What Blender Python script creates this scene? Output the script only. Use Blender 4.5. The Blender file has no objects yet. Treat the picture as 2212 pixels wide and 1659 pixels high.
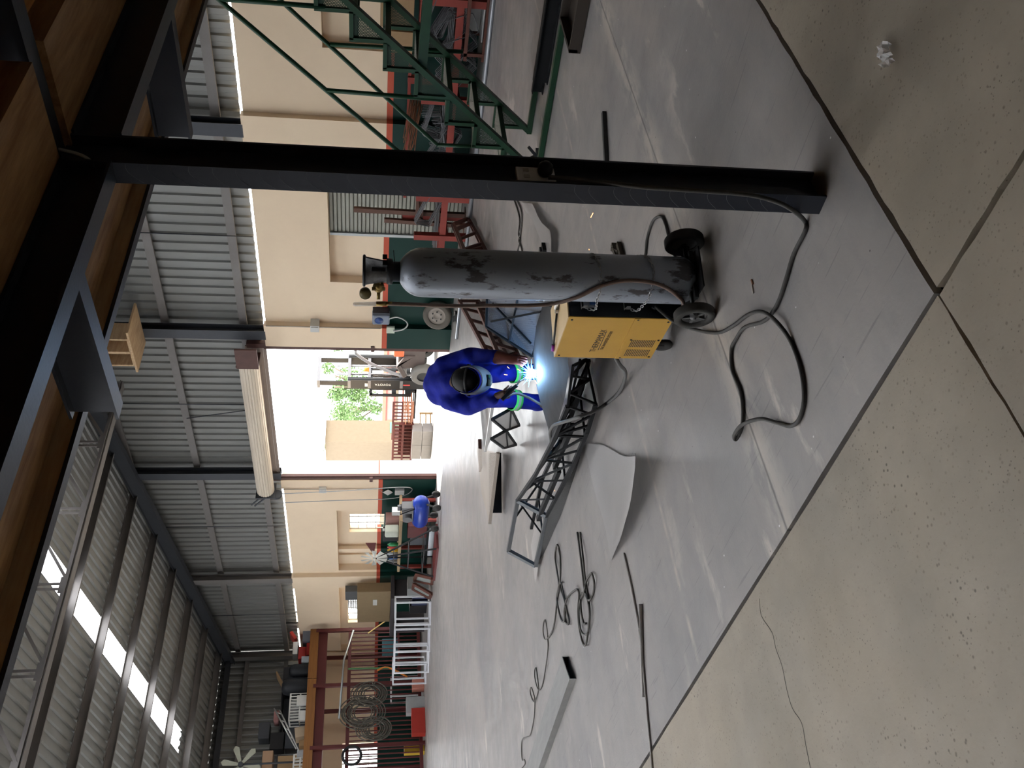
import bpy, bmesh, math, random
import numpy as np
from mathutils import Vector, Matrix
random.seed(7)
C = bpy.context.scene.collection
SC = bpy.context.scene
# ------------------------------------------------------------------ camera
FPX = 1936.4
PI = math.pi
_P, _R, _Y = math.radians(8.83147), math.radians(0.73196), math.radians(47.4973)
_fw = Vector((-math.sin(_Y)*math.cos(_P), math.cos(_Y)*math.cos(_P), -math.sin(_P)))
_r0 = Vector((math.cos(_Y), math.sin(_Y), 0)); _u0 = _r0.cross(_fw)
_r = _r0*math.cos(_R) + _u0*math.sin(_R); _u = -_r0*math.sin(_R) + _u0*math.cos(_R)
CAM = Vector((0, 0, 1.65))
cd = bpy.data.cameras.new('camera'); cam = bpy.data.objects.new('camera', cd); C.objects.link(cam)
cd.sensor_fit = 'HORIZONTAL'; cd.sensor_width = 36; cd.lens = 36*FPX/2212; cd.clip_start = .05; cd.clip_end = 500
m = Matrix.Identity(4)                       # the phone was held upright, so the picture's left is up in the place
for i in range(3): m[i][0] = -_u[i]; m[i][1] = _r[i]; m[i][2] = -_fw[i]; m[i][3] = CAM[i]
cam.matrix_world = m; SC.camera = cam
# ------------------------------------------------------------------ world, sun, exposure
w = bpy.data.worlds.new('sky'); SC.world = w; w.use_nodes = True
nt = w.node_tree; bg = nt.nodes['Background']
bg.inputs[0].default_value = (.94, .97, 1, 1); bg.inputs[1].default_value = 6.5
sl = bpy.data.lights.new('sun', 'SUN'); sl.energy = 22; sl.angle = math.radians(.53); sl.color = (1, .94, .84)
so = bpy.data.objects.new('sun', sl); C.objects.link(so)
so.rotation_euler = Vector((-.02, -.36, -1)).to_track_quat('-Z', 'Y').to_euler()
def portal(name, loc, d, sx, sy):
    l = bpy.data.lights.new(name, 'AREA'); l.shape = 'RECTANGLE'; l.size = sx; l.size_y = sy
    o = bpy.data.objects.new(name, l); C.objects.link(o); o.location = loc
    o.rotation_euler = Vector(d).to_track_quat('-Z', 'Z').to_euler(); l.cycles.is_portal = True
portal('door_daylight', (-16.3, 14.1, 2), (0, -1, 0), 4.9, 4)
portal('side_door_daylight', (-28.6, 4, 1.85), (1, 0, 0), 5, 3.7)
portal('front_door_daylight', (-22, -11.9, 2), (0, 1, 0), 8, 4)
vs = SC.view_settings; vs.view_transform = 'Standard'; vs.look = 'None'; vs.gamma = 1; vs.exposure = .12; vs.use_curve_mapping = False
SC.display_settings.display_device = 'sRGB'
SC.cycles.use_denoising = True; SC.cycles.max_bounces = 10; SC.cycles.diffuse_bounces = 6; SC.cycles.transparent_max_bounces = 24
SC.cycles.sample_clamp_indirect = 8; SC.cycles.caustics_reflective = False; SC.cycles.caustics_refractive = False
# ------------------------------------------------------------------ where a picture point stands
def ray(x, y): return _fw*FPX + _r*(829.5-y) - _u*(x-1106)
def F(x, y, z=0.): d = ray(x, y); return CAM + d*((z-1.65)/d.z)
def WY(x, y, Y): d = ray(x, y); return CAM + d*(Y/d.y)
def WX(x, y, X): d = ray(x, y); return CAM + d*(X/d.x)
def DP(x, y, dist): d = ray(x, y); return CAM + d*(dist/math.hypot(d.x, d.y))
def mpp(p): return (Vector(p)-CAM).dot(_fw)/FPX          # metres per picture pixel at a point
# ------------------------------------------------------------------ materials
MATS = {}
def lin(c):
    return tuple(((v/255)/12.92 if v/255 <= .04045 else ((v/255+.055)/1.055)**2.4) for v in c)
def mat(name, col, rough=.6, metal=0., col2=None, scale=6., amt=.5, stretch=(1, 1, 1), bump=0., bscale=40., spec=.3, detail=6, ramp=(.35, .65), emit=None):
    if name in MATS: return MATS[name]
    M = bpy.data.materials.new(name); M.use_nodes = True; MATS[name] = M
    n = M.node_tree.nodes; L = M.node_tree.links; b = n['Principled BSDF']
    b.inputs['Base Color'].default_value = (*col, 1); b.inputs['Roughness'].default_value = rough
    b.inputs['Metallic'].default_value = metal; b.inputs['Specular IOR Level'].default_value = spec
    if emit: b.inputs['Emission Color'].default_value = (*emit[0], 1); b.inputs['Emission Strength'].default_value = emit[1]
    if col2 is None: col2 = tuple(c*.72 for c in col); amt *= .6
    tc = n.new('ShaderNodeTexCoord'); mp = n.new('ShaderNodeMapping'); mp.inputs['Scale'].default_value = stretch
    L.new(tc.outputs['Object'], mp.inputs[0])
    nz = n.new('ShaderNodeTexNoise'); nz.inputs['Scale'].default_value = scale; nz.inputs['Detail'].default_value = detail; nz.inputs['Roughness'].default_value = .65
    L.new(mp.outputs[0], nz.inputs['Vector'])
    r = n.new('ShaderNodeMapRange'); r.inputs[1].default_value = ramp[0]; r.inputs[2].default_value = ramp[1]; r.inputs[4].default_value = amt
    L.new(nz.outputs[0], r.inputs[0])
    mx = n.new('ShaderNodeMix'); mx.data_type = 'RGBA'; mx.inputs[6].default_value = (*col, 1); mx.inputs[7].default_value = (*col2, 1)
    L.new(r.outputs[0], mx.inputs[0]); L.new(mx.outputs[2], b.inputs['Base Color'])
    if bump:
        n2 = n.new('ShaderNodeTexNoise'); n2.inputs['Scale'].default_value = bscale; L.new(mp.outputs[0], n2.inputs['Vector'])
        bp = n.new('ShaderNodeBump'); bp.inputs['Strength'].default_value = bump; bp.inputs['Distance'].default_value = .01
        L.new(n2.outputs[0], bp.inputs['Height']); L.new(bp.outputs[0], b.inputs['Normal'])
    return M
def mesh_mat(name, col, scale, strand=.26, rough=.5, metal=.6, aspect=.5):
    """expanded metal: diamond openings cut by a UV pattern in metres"""
    if name in MATS: return MATS[name]
    M = bpy.data.materials.new(name); M.use_nodes = True; MATS[name] = M
    n = M.node_tree.nodes; L = M.node_tree.links; b = n['Principled BSDF']; out = n['Material Output']
    b.inputs['Base Color'].default_value = (*col, 1); b.inputs['Roughness'].default_value = rough; b.inputs['Metallic'].default_value = metal
    uv = n.new('ShaderNodeUVMap'); sp = n.new('ShaderNodeSeparateXYZ'); L.new(uv.outputs[0], sp.inputs[0])
    def math_(op, a, bb=None):
        q = n.new('ShaderNodeMath'); q.operation = op
        for i, v in enumerate((a, bb)):
            if v is None: continue
            if isinstance(v, (int, float)): q.inputs[i].default_value = v
            else: L.new(v, q.inputs[i])
        return q.outputs[0]
    u = math_('MULTIPLY', sp.outputs[0], 1/scale); v = math_('MULTIPLY', sp.outputs[1], 1/(scale*aspect))
    fs = []
    for op in ('ADD', 'SUBTRACT'):
        f = math_('FRACT', math_(op, u, v)); fs.append(math_('LESS_THAN', f, strand))
    a = math_('MAXIMUM', fs[0], fs[1])
    tr = n.new('ShaderNodeBsdfTransparent'); mx = n.new('ShaderNodeMixShader')
    L.new(a, mx.inputs[0]); L.new(tr.outputs[0], mx.inputs[1]); L.new(b.outputs[0], mx.inputs[2]); L.new(mx.outputs[0], out.inputs[0])
    return M
# ------------------------------------------------------------------ mesh building
OFF = {}
def V(*a): return Vector(a[0]) if len(a) == 1 else Vector(a)
class MB:
    def __init__(s): s.v = []; s.f = []; s.mi = []; s.uv = {}; s.cur = 0; s.sm = []
    def add(s, vs, fs, smooth=False, uvs=None):
        o = len(s.v); s.v += [tuple(p) for p in vs]
        for k, f in enumerate(fs):
            if uvs: s.uv[len(s.f)] = [uvs[i] for i in f]
            s.f.append(tuple(o+i for i in f)); s.mi.append(s.cur); s.sm.append(smooth)
        return s
    def slot(s, i): s.cur = i; return s
    def box(s, a, b):
        (x0, y0, z0), (x1, y1, z1) = a, b
        if x0 > x1: x0, x1 = x1, x0
        if y0 > y1: y0, y1 = y1, y0
        if z0 > z1: z0, z1 = z1, z0
        vs = [(x0,y0,z0),(x1,y0,z0),(x1,y1,z0),(x0,y1,z0),(x0,y0,z1),(x1,y0,z1),(x1,y1,z1),(x0,y1,z1)]
        return s.add(vs, [(0,3,2,1),(4,5,6,7),(0,1,5,4),(1,2,6,5),(2,3,7,6),(3,0,4,7)])
    def obox(s, c, ax, ay, az):                      # oriented box: centre and three half-axis vectors
        c, ax, ay, az = V(c), V(ax), V(ay), V(az)
        vs = [c+ax*i+ay*j+az*k for k in (-1, 1) for i, j in ((-1,-1),(1,-1),(1,1),(-1,1))]
        return s.add(vs, [(0,3,2,1),(4,5,6,7),(0,1,5,4),(1,2,6,5),(2,3,7,6),(3,0,4,7)])
    def frame(s, p, q, up):
        d = (V(q)-V(p)).normalized(); up = V(up)
        if abs(d.dot(up.normalized())) > .98: up = V(0, 1, 0) if abs(d.y) < .9 else V(1, 0, 0)
        sd = d.cross(up).normalized(); return d, sd, sd.cross(d).normalized()
    def extr(s, prof, p, q, up=(0, 0, 1)):           # closed profile (side, up) swept p -> q
        p, q = V(p), V(q); d, sd, u = s.frame(p, q, up); n = len(prof)
        vs = [p+sd*a+u*b for a, b in prof]+[q+sd*a+u*b for a, b in prof]
        fs = [(i, (i+1) % n, n+(i+1) % n, n+i) for i in range(n)]+[tuple(reversed(range(n))), tuple(range(n, 2*n))]
        return s.add(vs, fs)
    def bar(s, p, q, w, h, up=(0, 0, 1)):
        return s.extr([(-w/2,-h/2),(w/2,-h/2),(w/2,h/2),(-w/2,h/2)], p, q, up)
    def ibeam(s, p, q, b, h, tw=.006, tf=.009, up=(0, 0, 1)):
        B, H, t = b/2, h/2, tw/2
        return s.extr([(-B,-H),(B,-H),(B,-H+tf),(t,-H+tf),(t,H-tf),(B,H-tf),(B,H),(-B,H),(-B,H-tf),(-t,H-tf),(-t,-H+tf),(-B,-H+tf)], p, q, up)
    def channel(s, p, q, b, h, t=.006, up=(0, 0, 1), sgn=1):
        H = h/2; pr = [(0,-H),(b*sgn,-H),(b*sgn,-H+t),(t*sgn,-H+t),(t*sgn,H-t),(b*sgn,H-t),(b*sgn,H),(0,H)]
        return s.extr(pr if sgn > 0 else pr[::-1], p, q, up)
    def angle(s, p, q, a, b, t=.005, up=(0, 0, 1)):
        return s.extr([(0,0),(a,0),(a,t),(t,t),(t,b),(0,b)], p, q, up)
    def tube(s, pts, r, n=8, closed=False, rr=None):
        pts = [V(p) for p in pts]; N = len(pts); rings = []; prev = None
        for i, p in enumerate(pts):
            if closed: d = pts[(i+1) % N]-pts[i-1]
            else: d = pts[min(i+1, N-1)]-pts[max(i-1, 0)]
            if d.length < 1e-9: d = V(0, 0, 1)
            d.normalize()
            if prev is None:
                a = V(0, 0, 1) if abs(d.z) < .9 else V(1, 0, 0); e = d.cross(a).normalized()
            else:
                e = prev-d*prev.dot(d)
                e = e.normalized() if e.length > 1e-6 else d.cross(V(0, 0, 1)).normalized()
            prev = e; g = d.cross(e); R = rr[i] if rr else r
            rings += [p+(e*math.cos(2*PI*k/n)+g*math.sin(2*PI*k/n))*R for k in range(n)]
        fs = []; M_ = N if closed else N-1
        for i in range(M_):
            for k in range(n):
                a = i*n+k; b_ = i*n+(k+1) % n; j = (i+1) % N
                fs.append((a, b_, j*n+(k+1) % n, j*n+k))
        if not closed: fs += [tuple(reversed(range(n))), tuple(range((N-1)*n, N*n))]
        return s.add(rings, fs, True)
    def cyl(s, p, q, r, n=16, r2=None): return s.lathe([(r, 0), (r if r2 is None else r2, 1)], p, q, n, unit=True)
    def lathe(s, prof, p, q, n=24, unit=False, caps=True):   # (radius, height) along p -> q
        p, q = V(p), V(q); d, sd, u = s.frame(p, q, (0, 0, 1) if abs((q-p).normalized().z) < .9 else (0, 1, 0)); L_ = (q-p).length if unit else 1
        vs = [p+d*(h*L_)+(sd*math.cos(2*PI*k/n)+u*math.sin(2*PI*k/n))*r for r, h in prof for k in range(n)]
        fs = [(i*n+k, i*n+(k+1) % n, (i+1)*n+(k+1) % n, (i+1)*n+k) for i in range(len(prof)-1) for k in range(n)]
        s.add(vs, fs, True); o = len(s.v)-len(vs)
        if caps:
            for ring, rev in ((0, True), (len(prof)-1, False)):
                if prof[ring][0] > 1e-5:
                    idx = [o+ring*n+k for k in range(n)]; s.f.append(tuple(reversed(idx)) if rev else tuple(idx)); s.mi.append(s.cur); s.sm.append(False)
        return s
    def ball(s, c, r, n=12, sc=(1, 1, 1)):
        c = V(c); prof = [(max(1e-4, math.sin(PI*i/n)), -math.cos(PI*i/n)) for i in range(n+1)]
        vs = [c+V(a*math.cos(2*PI*k/n)*r*sc[0], a*math.sin(2*PI*k/n)*r*sc[1], h*r*sc[2]) for a, h in prof for k in range(n)]
        return s.add(vs, [(i*n+k, i*n+(k+1) % n, (i+1)*n+(k+1) % n, (i+1)*n+k) for i in range(n) for k in range(n)], True)
    def prism(s, poly, off):                         # planar polygon in 3D thickened by a vector
        poly = [V(p) for p in poly]; off = V(off); n = len(poly)
        vs = poly+[p+off for p in poly]
        return s.add(vs, [tuple(reversed(range(n))), tuple(range(n, 2*n))]+[(i, (i+1) % n, n+(i+1) % n, n+i) for i in range(n)])
    def grid(s, fn, nu, nv, smooth=True, su=1., sv=1.):   # fn(u, v) in 0..1; UV in metres su, sv
        vs = [fn(i/nu, j/nv) for j in range(nv+1) for i in range(nu+1)]
        uvs = [(su*i/nu, sv*j/nv) for j in range(nv+1) for i in range(nu+1)]
        fs = [(j*(nu+1)+i, j*(nu+1)+i+1, (j+1)*(nu+1)+i+1, (j+1)*(nu+1)+i) for j in range(nv) for i in range(nu)]
        return s.add(vs, fs, smooth, uvs)
    def quad(s, a, b, c, d):
        a, b, c, d = V(a), V(b), V(c), V(d); su = (b-a).length; sv = (d-a).length
        return s.add([a, b, c, d], [(0, 1, 2, 3)], False, [(0, 0), (su, 0), (su, sv), (0, sv)])
def smooth_path(pts, k=6):
    pts = [V(p) for p in pts]; out = []
    for i in range(len(pts)-1):
        p0, p1, p2, p3 = pts[max(i-1, 0)], pts[i], pts[i+1], pts[min(i+2, len(pts)-1)]
        for j in range(k):
            t = j/k
            out.append(.5*((2*p1)+(p2-p0)*t+(2*p0-5*p1+4*p2-p3)*t*t+(3*p1-p0-3*p2+p3)*t**3))
    return out+[pts[-1]]
def put(name, mb, mats, parent=None, label=None, loc=(0, 0, 0), kind=None, bevel=0.):
    loc = V(loc)
    off = OFF.get(parent.name, V(0, 0, 0)) if parent else V(0, 0, 0)
    base = off if parent else loc
    me = bpy.data.meshes.new(name)
    me.from_pydata([tuple(V(p)-base) for p in mb.v], [], mb.f)
    for M_ in (mats if isinstance(mats, (list, tuple)) else [mats]): me.materials.append(M_)
    me.polygons.foreach_set('material_index', mb.mi); me.polygons.foreach_set('use_smooth', mb.sm)
    if mb.uv:
        ul = me.uv_layers.new(name='UVMap')
        for fi, us in mb.uv.items():
            for li, t in zip(me.polygons[fi].loop_indices, us): ul.data[li].uv = t
    me.update()
    o = bpy.data.objects.new(name, me); C.objects.link(o)
    if parent: o.parent = parent
    else: o.location = loc
    OFF[o.name] = base
    if label: o['label'] = label
    if kind: o['kind'] = kind
    if bevel:
        bv = o.modifiers.new('edge', 'BEVEL'); bv.width = bevel; bv.segments = 2; bv.limit_method = 'ANGLE'; bv.harden_normals = False
    return o
def tag(o, label, cat, group=None, kind=None):
    o['label'] = label; o['category'] = cat
    if group: o['group'] = group
    if kind: o['kind'] = kind
    return o
def thing(name, label, cat, loc, group=None):
    o = bpy.data.objects.new(name, None); C.objects.link(o); o.empty_display_size = .1
    o.location = V(loc); OFF[o.name] = V(loc)
    return tag(o, label, cat, group)
def solo(name, mb, mats, label, cat, loc=None, group=None, bevel=0., kind=None):
    if loc is None:
        a = np.array(mb.v); loc = ((a[:,0].min()+a[:,0].max())/2, (a[:,1].min()+a[:,1].max())/2, a[:,2].min())
    return tag(put(name, mb, mats, loc=loc, bevel=bevel), label, cat, group, kind)
def dup(root, loc, rotz=0., label=None, group=None, tilt=None):
    r = root.copy(); C.objects.link(r); r.location = V(loc); r.rotation_euler = tilt if tilt else (0, 0, rotz)
    if label: r['label'] = label
    if group: r['group'] = group
    for ch in list(root.children):
        c = ch.copy(); C.objects.link(c); c.parent = r
        for g in list(ch.children):
            d = g.copy(); C.objects.link(d); d.parent = c
    return r
def struct(name, mb, mats, parent=None): return put(name, mb, mats, parent, kind='structure')
def text_mesh(body, size, M4, parent, name, material, depth=.001, sx=1.):
    cu = bpy.data.curves.new(name, 'FONT'); cu.body = body; cu.size = size; cu.extrude = depth; cu.align_x = 'CENTER'; cu.align_y = 'CENTER'
    o = bpy.data.objects.new(name+'_src', cu); C.objects.link(o)
    dg = bpy.context.evaluated_depsgraph_get(); me = bpy.data.meshes.new_from_object(o.evaluated_get(dg))
    bpy.data.objects.remove(o); bpy.data.curves.remove(cu)
    off = OFF.get(parent.name, V(0, 0, 0)) if parent else V(0, 0, 0)
    me.transform(Matrix.Scale(sx, 4, V(1, 0, 0))); me.transform(M4); me.transform(Matrix.Translation(-off))
    me.materials.clear(); me.materials.append(material)
    t = bpy.data.objects.new(name, me); C.objects.link(t); t.parent = parent; OFF[t.name] = off
    return t
def basis(o, x, y):                                  # matrix with local x, y on given world directions
    x = V(x).normalized(); y = V(y); z = x.cross(y).normalized(); y = z.cross(x)
    m = Matrix.Identity(4)
    for i in range(3): m[i][0] = x[i]; m[i][1] = y[i]; m[i][2] = z[i]; m[i][3] = o[i]
    return m
# ================================================================== SETTING
YB, XL, ZT = 13.9, -28.75, 3.87
def roofz(x): return 6.43+(x-XL)*.124 if x < -5 else 6.43+23.75*.124-(x+5)*.124
def floor_mat(name, grey):
    M = bpy.data.materials.new(name); M.use_nodes = True; n = M.node_tree.nodes; L = M.node_tree.links; b = n['Principled BSDF']
    tc = n.new('ShaderNodeTexCoord'); P = tc.outputs['Object']
    def noise(scale, st=(1, 1, 1), det=6, rot=0):
        mp = n.new('ShaderNodeMapping'); mp.inputs['Scale'].default_value = st; mp.inputs['Rotation'].default_value = (0, 0, rot); L.new(P, mp.inputs[0])
        z = n.new('ShaderNodeTexNoise'); z.inputs['Scale'].default_value = scale; z.inputs['Detail'].default_value = det; z.inputs['Roughness'].default_value = .6; L.new(mp.outputs[0], z.inputs['Vector']); return z.outputs[0]
    def rng(v, a, c, lo=0., hi=1.):
        r = n.new('ShaderNodeMapRange'); r.inputs[1].default_value = a; r.inputs[2].default_value = c; r.inputs[3].default_value = lo; r.inputs[4].default_value = hi; L.new(v, r.inputs[0]); return r.outputs[0]
    def mix(f, a, c):
        q = n.new('ShaderNodeMix'); q.data_type = 'RGBA'
        if isinstance(f, float): q.inputs[0].default_value = f
        else: L.new(f, q.inputs[0])
        for i, v in ((6, a), (7, c)):
            if isinstance(v, tuple): q.inputs[i].default_value = (*v, 1)
            else: L.new(v, q.inputs[i])
        return q.outputs[2]
    def mul(a, c):
        q = n.new('ShaderNodeMath'); q.operation = 'MULTIPLY'; L.new(a, q.inputs[0])
        if isinstance(c, float): q.inputs[1].default_value = c
        else: L.new(c, q.inputs[1])
        return q.outputs[0]
    def vor(scale, st=(1, 1, 1), rot=0):
        mp = n.new('ShaderNodeMapping'); mp.inputs['Scale'].default_value = st; mp.inputs['Rotation'].default_value = (0, 0, rot); L.new(P, mp.inputs[0])
        z = n.new('ShaderNodeTexVoronoi'); z.inputs['Scale'].default_value = scale; L.new(mp.outputs[0], z.inputs['Vector']); return z.outputs['Distance']
    sx = n.new('ShaderNodeSeparateXYZ'); L.new(P, sx.inputs[0])
    def near(x0, wd):                                # 1 on the line x = x0, 0 at distance wd
        q = n.new('ShaderNodeMath'); q.operation = 'ADD'; q.inputs[1].default_value = -x0; L.new(sx.outputs[0], q.inputs[0])
        a = n.new('ShaderNodeMath'); a.operation = 'ABSOLUTE'; L.new(q.outputs[0], a.inputs[0]); return rng(a.outputs[0], 0, wd, 1, 0)
    if grey:
        c = mix(rng(noise(.7), .38, .62), (.31, .290, .274), (.232, .222, .22))
        c = mix(rng(noise(1.7, (1, .25, 1)), .45, .7, 0, .55), c, (.36, .325, .295))
        c = mix(rng(noise(9, (1, .5, 1)), .5, .75, 0, .45), c, (.2, .2, .205))
        for rot, st in ((.35, (1.2, 34, 1)), (-.5, (1.5, 40, 1)), (1.3, (1.4, 38, 1))):
            c = mix(mul(rng(noise(1.3, st, 2, rot), .67, .72), .42), c, (.10, .10, .105))
        sc = mul(rng(noise(3.4, (1, .28, 1), 8), .6, .66), rng(noise(.8), .47, .6)); c = mix(mul(sc, .75), c, (.58, .53, .47))
        c = mix(mul(near(-2.88, .16), rng(noise(9, (1, .35, 1)), .42, .55)), c, (.46, .42, .37))
        c = mix(mul(near(-2.88, .012), .8), c, (.05, .047, .045)); c = mix(mul(near(-4.15, .03), rng(noise(6), .4, .6)), c, (.45, .4, .35))
        c = mix(mul(rng(vor(7), .035, .02), .9), c, (.05, .05, .05)); c = mix(mul(rng(vor(9), .05, .035), rng(noise(2.3), .5, .56)), c, (.8, .8, .8))
        rough = rng(noise(3), .3, .7, .30, .48)
    else:
        c = mix(rng(noise(.9), .35, .65), (.37, .315, .24), (.28, .245, .195))
        c = mix(rng(noise(4), .45, .7, 0, .4), c, (.42, .36, .28))
        c = mix(mul(rng(vor(34), .22, .1), rng(noise(2), .42, .62)), c, (.13, .11, .085))
        c = mix(mul(rng(vor(60), .2, .1), rng(noise(5), .4, .6)), c, (.16, .135, .105))
        c = mix(mul(rng(vor(9, (1, 4, 1), .7), .045, .03), .8), c, (.07, .06, .05))
        rough = rng(noise(3), .3, .7, .5, .7)
    L.new(c, b.inputs['Base Color']); L.new(rough, b.inputs['Roughness'])
    bp = n.new('ShaderNodeBump'); bp.inputs['Strength'].default_value = .12; bp.inputs['Distance'].default_value = .01
    L.new(noise(60), bp.inputs['Height']); L.new(bp.outputs[0], b.inputs['Normal'])
    return M
fg, fb = floor_mat('scuffed_grey_concrete', True), floor_mat('brown_concrete', False)
dirt = mat('joint_dirt', (.005, .0045, .004), .95, spec=.05)
fl = MB(); SX, SY, G = -1.6, 1.855, .011
def edge_slab(x0, y0, x1, y1, slot):
    fl.slot(slot); rj = lambda: random.uniform(-.0035, .0035); pts = []
    for (ax, ay), (bx, by) in (((x0,y0),(x1,y0)),((x1,y0),(x1,y1)),((x1,y1),(x0,y1)),((x0,y1),(x0,y0))):
        N = max(2, int(math.hypot(bx-ax, by-ay)/.07)) if max(abs(ax+1.6), abs(bx+1.6)) < 12 else 60
        N = min(N, 260)
        for i in range(N): t = i/N; pts.append((ax+(bx-ax)*t+rj(), ay+(by-ay)*t+rj(), 0))
    fl.prism(pts, (0, 0, -.05))
edge_slab(-29.2, SY+G, SX-G, 14.3, 0); edge_slab(SX+G, SY+G, 9, 14.3, 1)
edge_slab(-29.2, -12, SX-.006, SY-G, 1); edge_slab(SX+.006, -12, 9, SY-G, 1)
fl.slot(2).box((-29.2, -12, -.09), (9, 14.3, -.035))
floor = struct('floor', fl, [fg, fb, dirt])
ck = MB()
cp = smooth_path([F(*p) for p in ((1641,1293),(1645,1330),(1668,1366),(1676,1400),(1690,1440),(1700,1490),(1712,1530),(1732,1562),(1741,1610),(1752,1665))], 4)
for a, b_ in zip(cp, cp[1:]):
    d = (b_-a); s = V(-d.y, d.x, 0).normalized()*.0022; z = V(0, 0, .0006); ck.quad(a-s+z, b_-s+z, b_+s+z, a+s+z)
struct('crack', ck, mat('crack_dirt', (.05, .045, .04), .9), floor)
# ---- outside ground
go = MB(); go.box((-80, 14.3, -.2), (60, 120, -.01))
struct('yard_ground', go, mat('yard_concrete', (.55, .53, .5), .8, col2=(.45, .43, .4), scale=.8))
# ---- paint with green dado and red stripe
def dado_mat(name):
    M = mat(name, (.86, .70, .51), .75, col2=(.78, .62, .45), scale=.7, amt=.7, bump=.05, bscale=30, spec=.2)
    n = M.node_tree.nodes; L = M.node_tree.links; b = n['Principled BSDF']; src = b.inputs['Base Color'].links[0].from_socket
    g = n.new('ShaderNodeNewGeometry'); sp = n.new('ShaderNodeSeparateXYZ'); L.new(g.outputs['Position'], sp.inputs[0])
    for h, c in ((1.47, (.52, .105, .062)), (1.365, (.004, .031, .024))):
        lt = n.new('ShaderNodeMath'); lt.operation = 'LESS_THAN'; lt.inputs[1].default_value = h; L.new(sp.outputs[2], lt.inputs[0])
        mx = n.new('ShaderNodeMix'); mx.data_type = 'RGBA'; mx.inputs[7].default_value = (*c, 1); L.new(lt.outputs[0], mx.inputs[0]); L.new(src, mx.inputs[6]); src = mx.outputs[2]
    L.new(src, b.inputs['Base Color'])
    rr = n.new('ShaderNodeMapRange'); rr.inputs[3].default_value = .75; rr.inputs[4].default_value = .5; L.new(lt.outputs[0], rr.inputs[0]); L.new(rr.outputs[0], b.inputs['Roughness'])
    return M
paint = dado_mat('cream_wall_paint')
# ---- back wall masonry: front leaf with recesses, rear leaf with windows
wb = MB()
def run(y0, y1, holes, z1=ZT, x0=-29.2, x1=9):
    xs = sorted({x0, x1, *[h[0] for h in holes], *[h[1] for h in holes]})
    for a, c in zip(xs, xs[1:]):
        h = [q for q in holes if q[0] <= a+1e-4 and q[1] >= c-1e-4]
        if not h: wb.box((a, y0, 0), (c, y1, z1)); continue
        q = h[0]
        if q[2] > 0: wb.box((a, y0, 0), (c, y1, q[2]))
        if q[3] < z1: wb.box((a, y0, q[3]), (c, y1, z1))
DX0, DX1 = -18.68, -13.95
run(YB, 14.12, [(DX0, DX1, 0, 9), (-7.22, -4.0, 0, 2.52), (-12.2, -9.95, 0, 2.52), (-23.3, -20.25, 0, 2.56), (-28.4, -24.1, 0, 2.58)])
run(14.12, 14.37, [(DX0, DX1, 0, 9), (-21.63, -20.75, 1.28, 2.24), (-26.9, -24.3, 1.15, 2.34)])
wall_back = struct('wall_back', wb, paint)
for a, c in ((-9.6, -8.45), (-13.93, -13.33), (-19.05, -18.7), (-24.05, -23.42), (-4.0, -3.4)):
    p = MB(); p.box((a, 13.76, 0), (c, YB+.01, ZT+.03)); struct('pilaster', p, paint, wall_back)
# ---- corrugated cladding
clad = mat('weathered_steel_cladding', (.235, .24, .235), .5, .25, col2=(.18, .175, .16), scale=1.2, stretch=(1, 1, .2))
PIT, DEP = .225, .038
PROF = [(0, 0), (.10, 0), (.125, 1), (.20, 1), (.225, 0)]
def corrugate(mb, a0, a1, fn, flip=1):               # fn(along, depth) -> (start point, end point)
    k = a0; prev = None
    while k < a1-1e-6:
        for off, d in PROF[:-1]:
            s = min(k+off, a1); P0, P1 = fn(s, d*DEP*flip)
            if prev: mb.add([prev[0], P0, P1, prev[1]], [(0, 1, 2, 3)])
            prev = (P0, P1)
        k += PIT
    P0, P1 = fn(a1, 0); mb.add([prev[0], P0, P1, prev[1]], [(0, 1, 2, 3)])
cb = MB(); corrugate(cb, XL, 9, lambda s, d: (V(s, 14.16+d, 3.96), V(s, 14.16+d, roofz(s)+.02)))
struct('cladding', cb, clad, wall_back)
# ---- left wall: masonry with windows behind the rack, cladding, a wide side doorway nearer the camera
wl = MB(); X0, X1 = XL-.3, XL
LW = (9.6, 10.95, 1.35, 2.45)
for y0, y1, z0, z1 in ((-12, 1.5, 0, ZT), (1.5, 6.5, 3.7, ZT), (6.5, LW[0], 0, ZT), (LW[0], LW[1], 0, LW[2]), (LW[0], LW[1], LW[3], ZT), (LW[1], 14.3, 0, ZT)): wl.box((X0, y0, z0), (X1, y1, z1))
wall_left = struct('wall_left', wl, paint)
cl = MB()
corrugate(cl, -12, 14.2, lambda s, d: (V(XL-.04-d, s, 3.85), V(XL-.04-d, s, 6.45)))
struct('cladding', cl, clad, wall_left)
dim_wall = mat('darkened_unseen_wall', (.10, .085, .07), .9, col2=(.07, .06, .05), scale=2)  # unseen walls, colour darkened to cut bounced light
o = MB(); o.box((4.9, -12, 0), (5.1, 13.9, 8.6)); struct('wall_right', o, dim_wall)
o = MB(); o.box((-29.2, -12.2, 0), (-26, -12, 9.4)); o.box((-18, -12.2, 0), (9, -12, 9.4)); o.box((-26, -12.2, 4), (-18, -12, 9.4)); struct('wall_front', o, dim_wall)
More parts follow.
